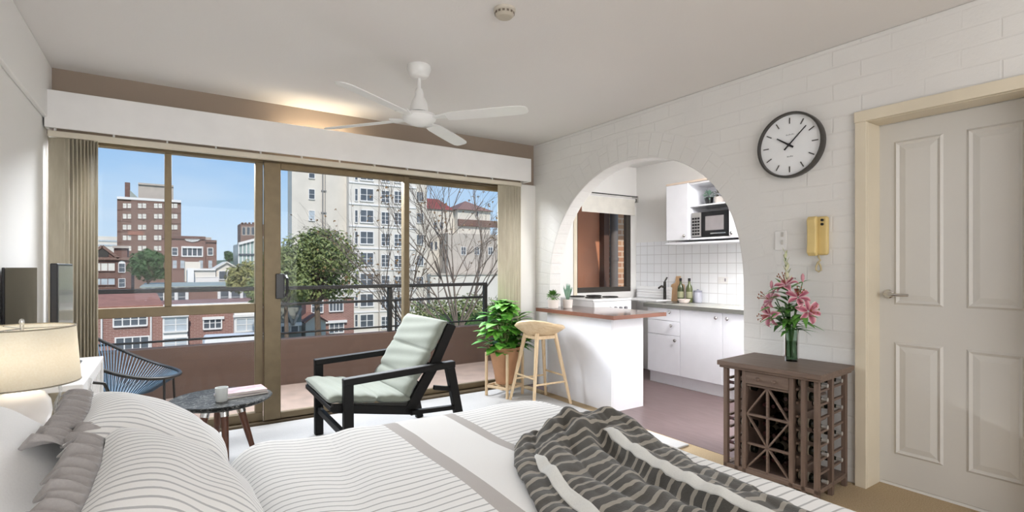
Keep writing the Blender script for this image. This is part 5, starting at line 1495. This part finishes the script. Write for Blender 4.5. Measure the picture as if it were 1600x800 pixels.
for cx in (724, 745, 766): RH.win(cx, 392, 1.0, 1.5, dy=-4, cols=2, rows=2)
RH.band(672, 830, 428, .35, .3, M['concrete'], dy=-9, name='wall_cap'); RH.band(715, 800, 350, 1.4, .6, M['dark_brick'], dy=-1.5, name='balcony')

# ---- distant wooded ridge
b = MB(); rs = random.Random(5)
pts = [(-160 + i * 14, 6 + 4 * noise.noise(Vector((i * .35, 0, 0)))) for i in range(40)]
b.prism([(-160, 0)] + [(x, z + 13) for x, z in pts] + [(pts[-1][0], 0)], lambda u, v, w: (u, 400 + w, v + G), 0, 12)
struct('hills', b, leafmat('ridge_green', '#4e6360', '#66796f', .9))

# ---- trees
def leafcloud(name, parent, blobs, n, L, mat, seed):
    rs = random.Random(seed); b = MB()
    tot = sum(q[3] ** 2 for q in blobs)
    for (x, y, z, r) in blobs:
        for i in range(int(n * r * r / tot)):
            d = Vector((rs.gauss(0, 1), rs.gauss(0, 1), rs.gauss(0, 1))).normalized(); p = Vector((x, y, z)) + d * r * rs.uniform(.55, 1.05)
            nr_ = (d + Vector((rs.gauss(0, .6), rs.gauss(0, .6), rs.gauss(0, .6) + .5))).normalized()
            t1 = nr_.orthogonal().normalized(); t2 = nr_.cross(t1); l = L * rs.uniform(.6, 1.3); a = rs.uniform(0, PI)
            u = t1 * math.cos(a) + t2 * math.sin(a); w_ = nr_.cross(u)
            b.add([p - u * l, p - w_ * l * .42 + nr_ * l * .1, p + u * l, p + w_ * l * .42 + nr_ * l * .1], [(0, 1, 2, 3)])
    return b.build(name, mat, parent)
M['bark'] = plain('bark', '#6b5b4c', .9, var=.2, vs=6)
M['tree_green'] = leafmat('tree_leaf', '#4d5a2c', '#98a062', .6); M['tree_dark'] = leafmat('tree_leaf_dark', '#2f4a26', '#54703a', .7); M['tree_yellow'] = leafmat('tree_leaf_yellow', '#74783e', '#a9a262', .7); M['hedge'] = leafmat('hedge_leaf', '#66713f', '#979c6a', .7)
def tree(label, px, py, Y, rpx, n, L, mat, seed, nb=14, squash=.8, name='tree'):
    X, Z = at(px, py, Y); u = (px - CX) / FPX; fwd = Y / (CYW - SY * u); r = rpx / FPX * fwd
    rs = random.Random(seed); t = thing(name, label, 'tree', (X, Y, G)); z = Z - G
    blobs = [(0, 0, z, r * .62)]
    for i in range(nb):
        a = rs.uniform(0, 2 * PI); e = rs.uniform(-.5, 1) * PI / 2; q = r * .68
        blobs.append((q * math.cos(a) * math.cos(e), q * math.sin(a) * math.cos(e), z + q * math.sin(e) * squash, r * rs.uniform(.28, .42)))
    b = MB(); b.tube([(0, 0, 0), (.05 * r, 0, z * .5), (0, .1, z)], [r * .09, r * .07, r * .04], 8)
    for q in blobs[1:]: b.tube([(0, 0, z - r * .7), (q[0] * .5, q[1] * .5, (z - r * .6 + q[2]) / 2), q[:3]], [r * .035, r * .025, r * .01], 5)
    b.build('trunk', M['bark'], t, smooth=True)
    leafcloud('foliage', t, blobs, n, L, mat, seed)
    return t
tree('large olive green tree right of the sliding door handle', 494, 422, 44, 76, 10000, .2, M['tree_green'], 21, 24, .8)
tree('smaller olive tree filling the lower left of the sliding door glass', 446, 436, 41, 56, 5600, .19, M['tree_green'], 25, 10)
tree('dark green round tree in front of the brown tower', 231, 420, 76, 31, 1700, .3, M['tree_dark'], 22, 12, .9)
tree('yellowish tree before the glass block, behind the door frame', 386, 436, 58, 32, 2200, .22, M['tree_yellow'], 23, 10)
tree('dark distant tree above the ridge by the shed', 357, 402, 210, 11, 300, .6, M['tree_dark'], 24, 6)
def shrubs(label, px0, px1, py, Y, rpx, n, seed):
    X0, Z = at(px0, py, Y); X1, _ = at(px1, py, Y); r = rpx / FPX * Y / (CYW - SY * ((px0 - CX) / FPX)); rs = random.Random(seed)
    t = thing('hedge', label, 'hedge', ((X0 + X1) / 2, Y, G)); L = X1 - X0; blobs = []
    for i in range(18): blobs.append((-L / 2 + L * (i + .5) / 18, rs.uniform(-1, 1), Z - G - rs.uniform(0, .8), r * rs.uniform(.7, 1.1)))
    b = MB(); b.box(-L / 2, L / 2, -.6, .6, 0, Z - G - r * .6); b.build('trunk', M['tree_dark'], t)
    leafcloud('foliage', t, blobs, n, .22, M['hedge'], seed)
shrubs('long pale green hedge low behind the rail at the right', 636, 800, 482, 50, 22, 2600, 31)

def bare_tree(label, px, Y, pts, seed, depth=5, r0=.13, spread=.5):
    rs = random.Random(seed); X0, _ = at(px, 500, Y); t = thing('bare_tree', label, 'tree', (X0, Y, G)); b = MB(); tips = []
    def branch(p, d, L, r, k):
        n = 4; P_ = [p]; q = p.copy(); dd = d.copy()
        for i in range(n):
            dd = (dd + Vector((rs.gauss(0, .11), rs.gauss(0, .11), rs.gauss(0, .08) + .03))).normalized(); q = q + dd * L / n; P_.append(q.copy())
        b.tube(P_, [r * (1 - .45 * i / n) for i in range(n + 1)], 5 if k < depth - 1 else 4, caps=False)
        if k <= 0: tips.append(q); return
        for j in range(3 if k > 1 else 2):
            s_ = rs.uniform(.35, 1.0); at_ = P_[min(n, max(1, int(s_ * n + .5)))]
            ax = dd.orthogonal().normalized(); ax = Matrix.Rotation(rs.uniform(0, 2 * PI), 3, dd) @ ax
            nd = (dd + ax * rs.uniform(.3, .85) * spread * 1.4).normalized()
            branch(at_, nd, L * rs.uniform(.6, .85), r * rs.uniform(.45, .62), k - 1)
    base_ = Vector((0, 0, 0)); fork = at(px, 520, Y)[1] - G
    b.tube([base_, Vector((.1, 0, fork * .5)), Vector((0, 0, fork))], [r0 * 2.2, r0 * 1.8, r0 * 1.5], 8)
    for tx, ty, L in pts:
        X, Z = at(tx, ty, Y); d = Vector((X - X0, rs.uniform(-1.2, 1.2), Z - G - fork)); branch(Vector((0, 0, fork)), d.normalized(), d.length * .62, r0, depth - 1)
    b.build('branches', plain('pale_bark' + str(seed), '#75665a', .9, var=.2, vs=4), t, smooth=True)
    if seed % 2:
        lb = MB()
        for p in tips:
            if rs.random() < .35:
                for i in range(3): lb.leaf(p, (rs.gauss(0, 1), rs.gauss(0, 1), -.6), (0, 0, 1), .16, .08)
        lb.build('withered_leaves', plain('withered' + str(seed), '#8a6a45', .9), t)
    return t
bare_tree('leafless tree with fine bare branches, left one before the white apartments', 640, 30, [(575, 380, 1), (545, 440, 1), (600, 340, 1), (560, 410, 1), (590, 440, 1), (620, 400, 1)], 41, 5, .06)
bare_tree('leafless tree spreading over the blue sky at the right end of the window', 715, 27, [(650, 330, 1), (690, 285, 1), (735, 280, 1), (770, 310, 1), (640, 400, 1), (790, 360, 1), (670, 360, 1), (760, 400, 1), (640, 450, 1)], 43, 5, .07)
# ================================================================ LIGHT, SKY, CAMERA
w = bpy.data.worlds.new('sky'); sc.world = w; w.use_nodes = True
nt = w.node_tree; bg = nt.nodes['Background']
tc = nt.nodes.new('ShaderNodeTexCoord'); sp = nt.nodes.new('ShaderNodeSeparateXYZ'); nt.links.new(tc.outputs['Generated'], sp.inputs[0])
rp = nt.nodes.new('ShaderNodeValToRGB'); nt.links.new(sp.outputs[2], rp.inputs[0])
e = rp.color_ramp.elements; e[0].position = 0.0; e[0].color = lin('#d3e6f6'); e[1].position = .42; e[1].color = lin('#6fa5e2')
e2 = e.new(.12); e2.color = lin('#b4d6f6'); e3 = e.new(.24); e3.color = lin('#8dbdf0')
nz = nt.nodes.new('ShaderNodeTexNoise'); mp = nt.nodes.new('ShaderNodeMapping'); mp.inputs['Scale'].default_value = (2.2, 2.2, 7)
nt.links.new(tc.outputs['Generated'], mp.inputs[0]); nt.links.new(mp.outputs[0], nz.inputs['Vector']); nz.inputs['Scale'].default_value = 1.6; nz.inputs['Detail'].default_value = 6
cr = nt.nodes.new('ShaderNodeValToRGB'); nt.links.new(nz.outputs[0], cr.inputs[0]); cr.color_ramp.elements[0].position = .5; cr.color_ramp.elements[1].position = .78
cr.color_ramp.elements[1].color = (.3, .3, .3, 1)
mx = nt.nodes.new('ShaderNodeMix'); mx.data_type = 'RGBA'; nt.links.new(cr.outputs[0], mx.inputs[0]); nt.links.new(rp.outputs[0], mx.inputs[6]); mx.inputs[7].default_value = lin('#eef3f8')
nt.links.new(mx.outputs[2], bg.inputs[0]); bg.inputs[1].default_value = 1.0

def light(name, kind, loc, energy, color=(1, 1, 1), size=1.0, size_y=None, target=None, **k):
    l = bpy.data.lights.new(name, kind); l.energy = energy; l.color = color
    if kind == 'AREA':
        l.size = size
        if size_y: l.shape = 'RECTANGLE'; l.size_y = size_y
    o = bpy.data.objects.new(name, l); COL.objects.link(o); o.location = loc
    if target: o.rotation_euler = (Vector(target) - Vector(loc)).to_track_quat('-Z', 'Y').to_euler()
    return o
sun = light('sun', 'SUN', (0, -20, 30), 3.2, (1.0, .95, .88), target=(6, 14, 0)); sun.data.angle = R(1.0)
light('room_added_fill', 'AREA', (.6, -2.3, 1.4), 104, (.955, .975, 1.0), 3.4, 2.0, target=(1.3, 3.0, 1.3))  # added fill light behind the camera, no fixture stands there
light('window_added_fill', 'AREA', (.7, 5.35, 2.56), 590, (.93, .965, 1.0), 4.6, .55, target=(1.0, 2.0, .8))  # area light added outside above the window to boost the daylight indoors
light('kitchen_added_fill', 'AREA', (3.85, 1.95, 2.46), 120, (.98, .985, 1.0), .7, 1.5, target=(3.95, 2.3, 0))  # unseen light added to brighten the kitchen, without a fitting

cd = bpy.data.cameras.new('camera'); cam = bpy.data.objects.new('camera', cd); COL.objects.link(cam)
cd.sensor_fit = 'HORIZONTAL'; cd.sensor_width = 36; cd.lens = FPX / 1600 * 36; cd.shift_x = 0; cd.shift_y = (CY - 400) / 1600; cd.clip_start = .03; cd.clip_end = 2000
cam.location = (0, 0, EYE); cam.rotation_euler = (PI / 2, 0, -YAW)
sc.camera = cam
vs = sc.view_settings; vs.view_transform = 'Standard'; vs.look = 'None'; vs.exposure = 0.0; vs.gamma = 1.0; vs.use_curve_mapping = False
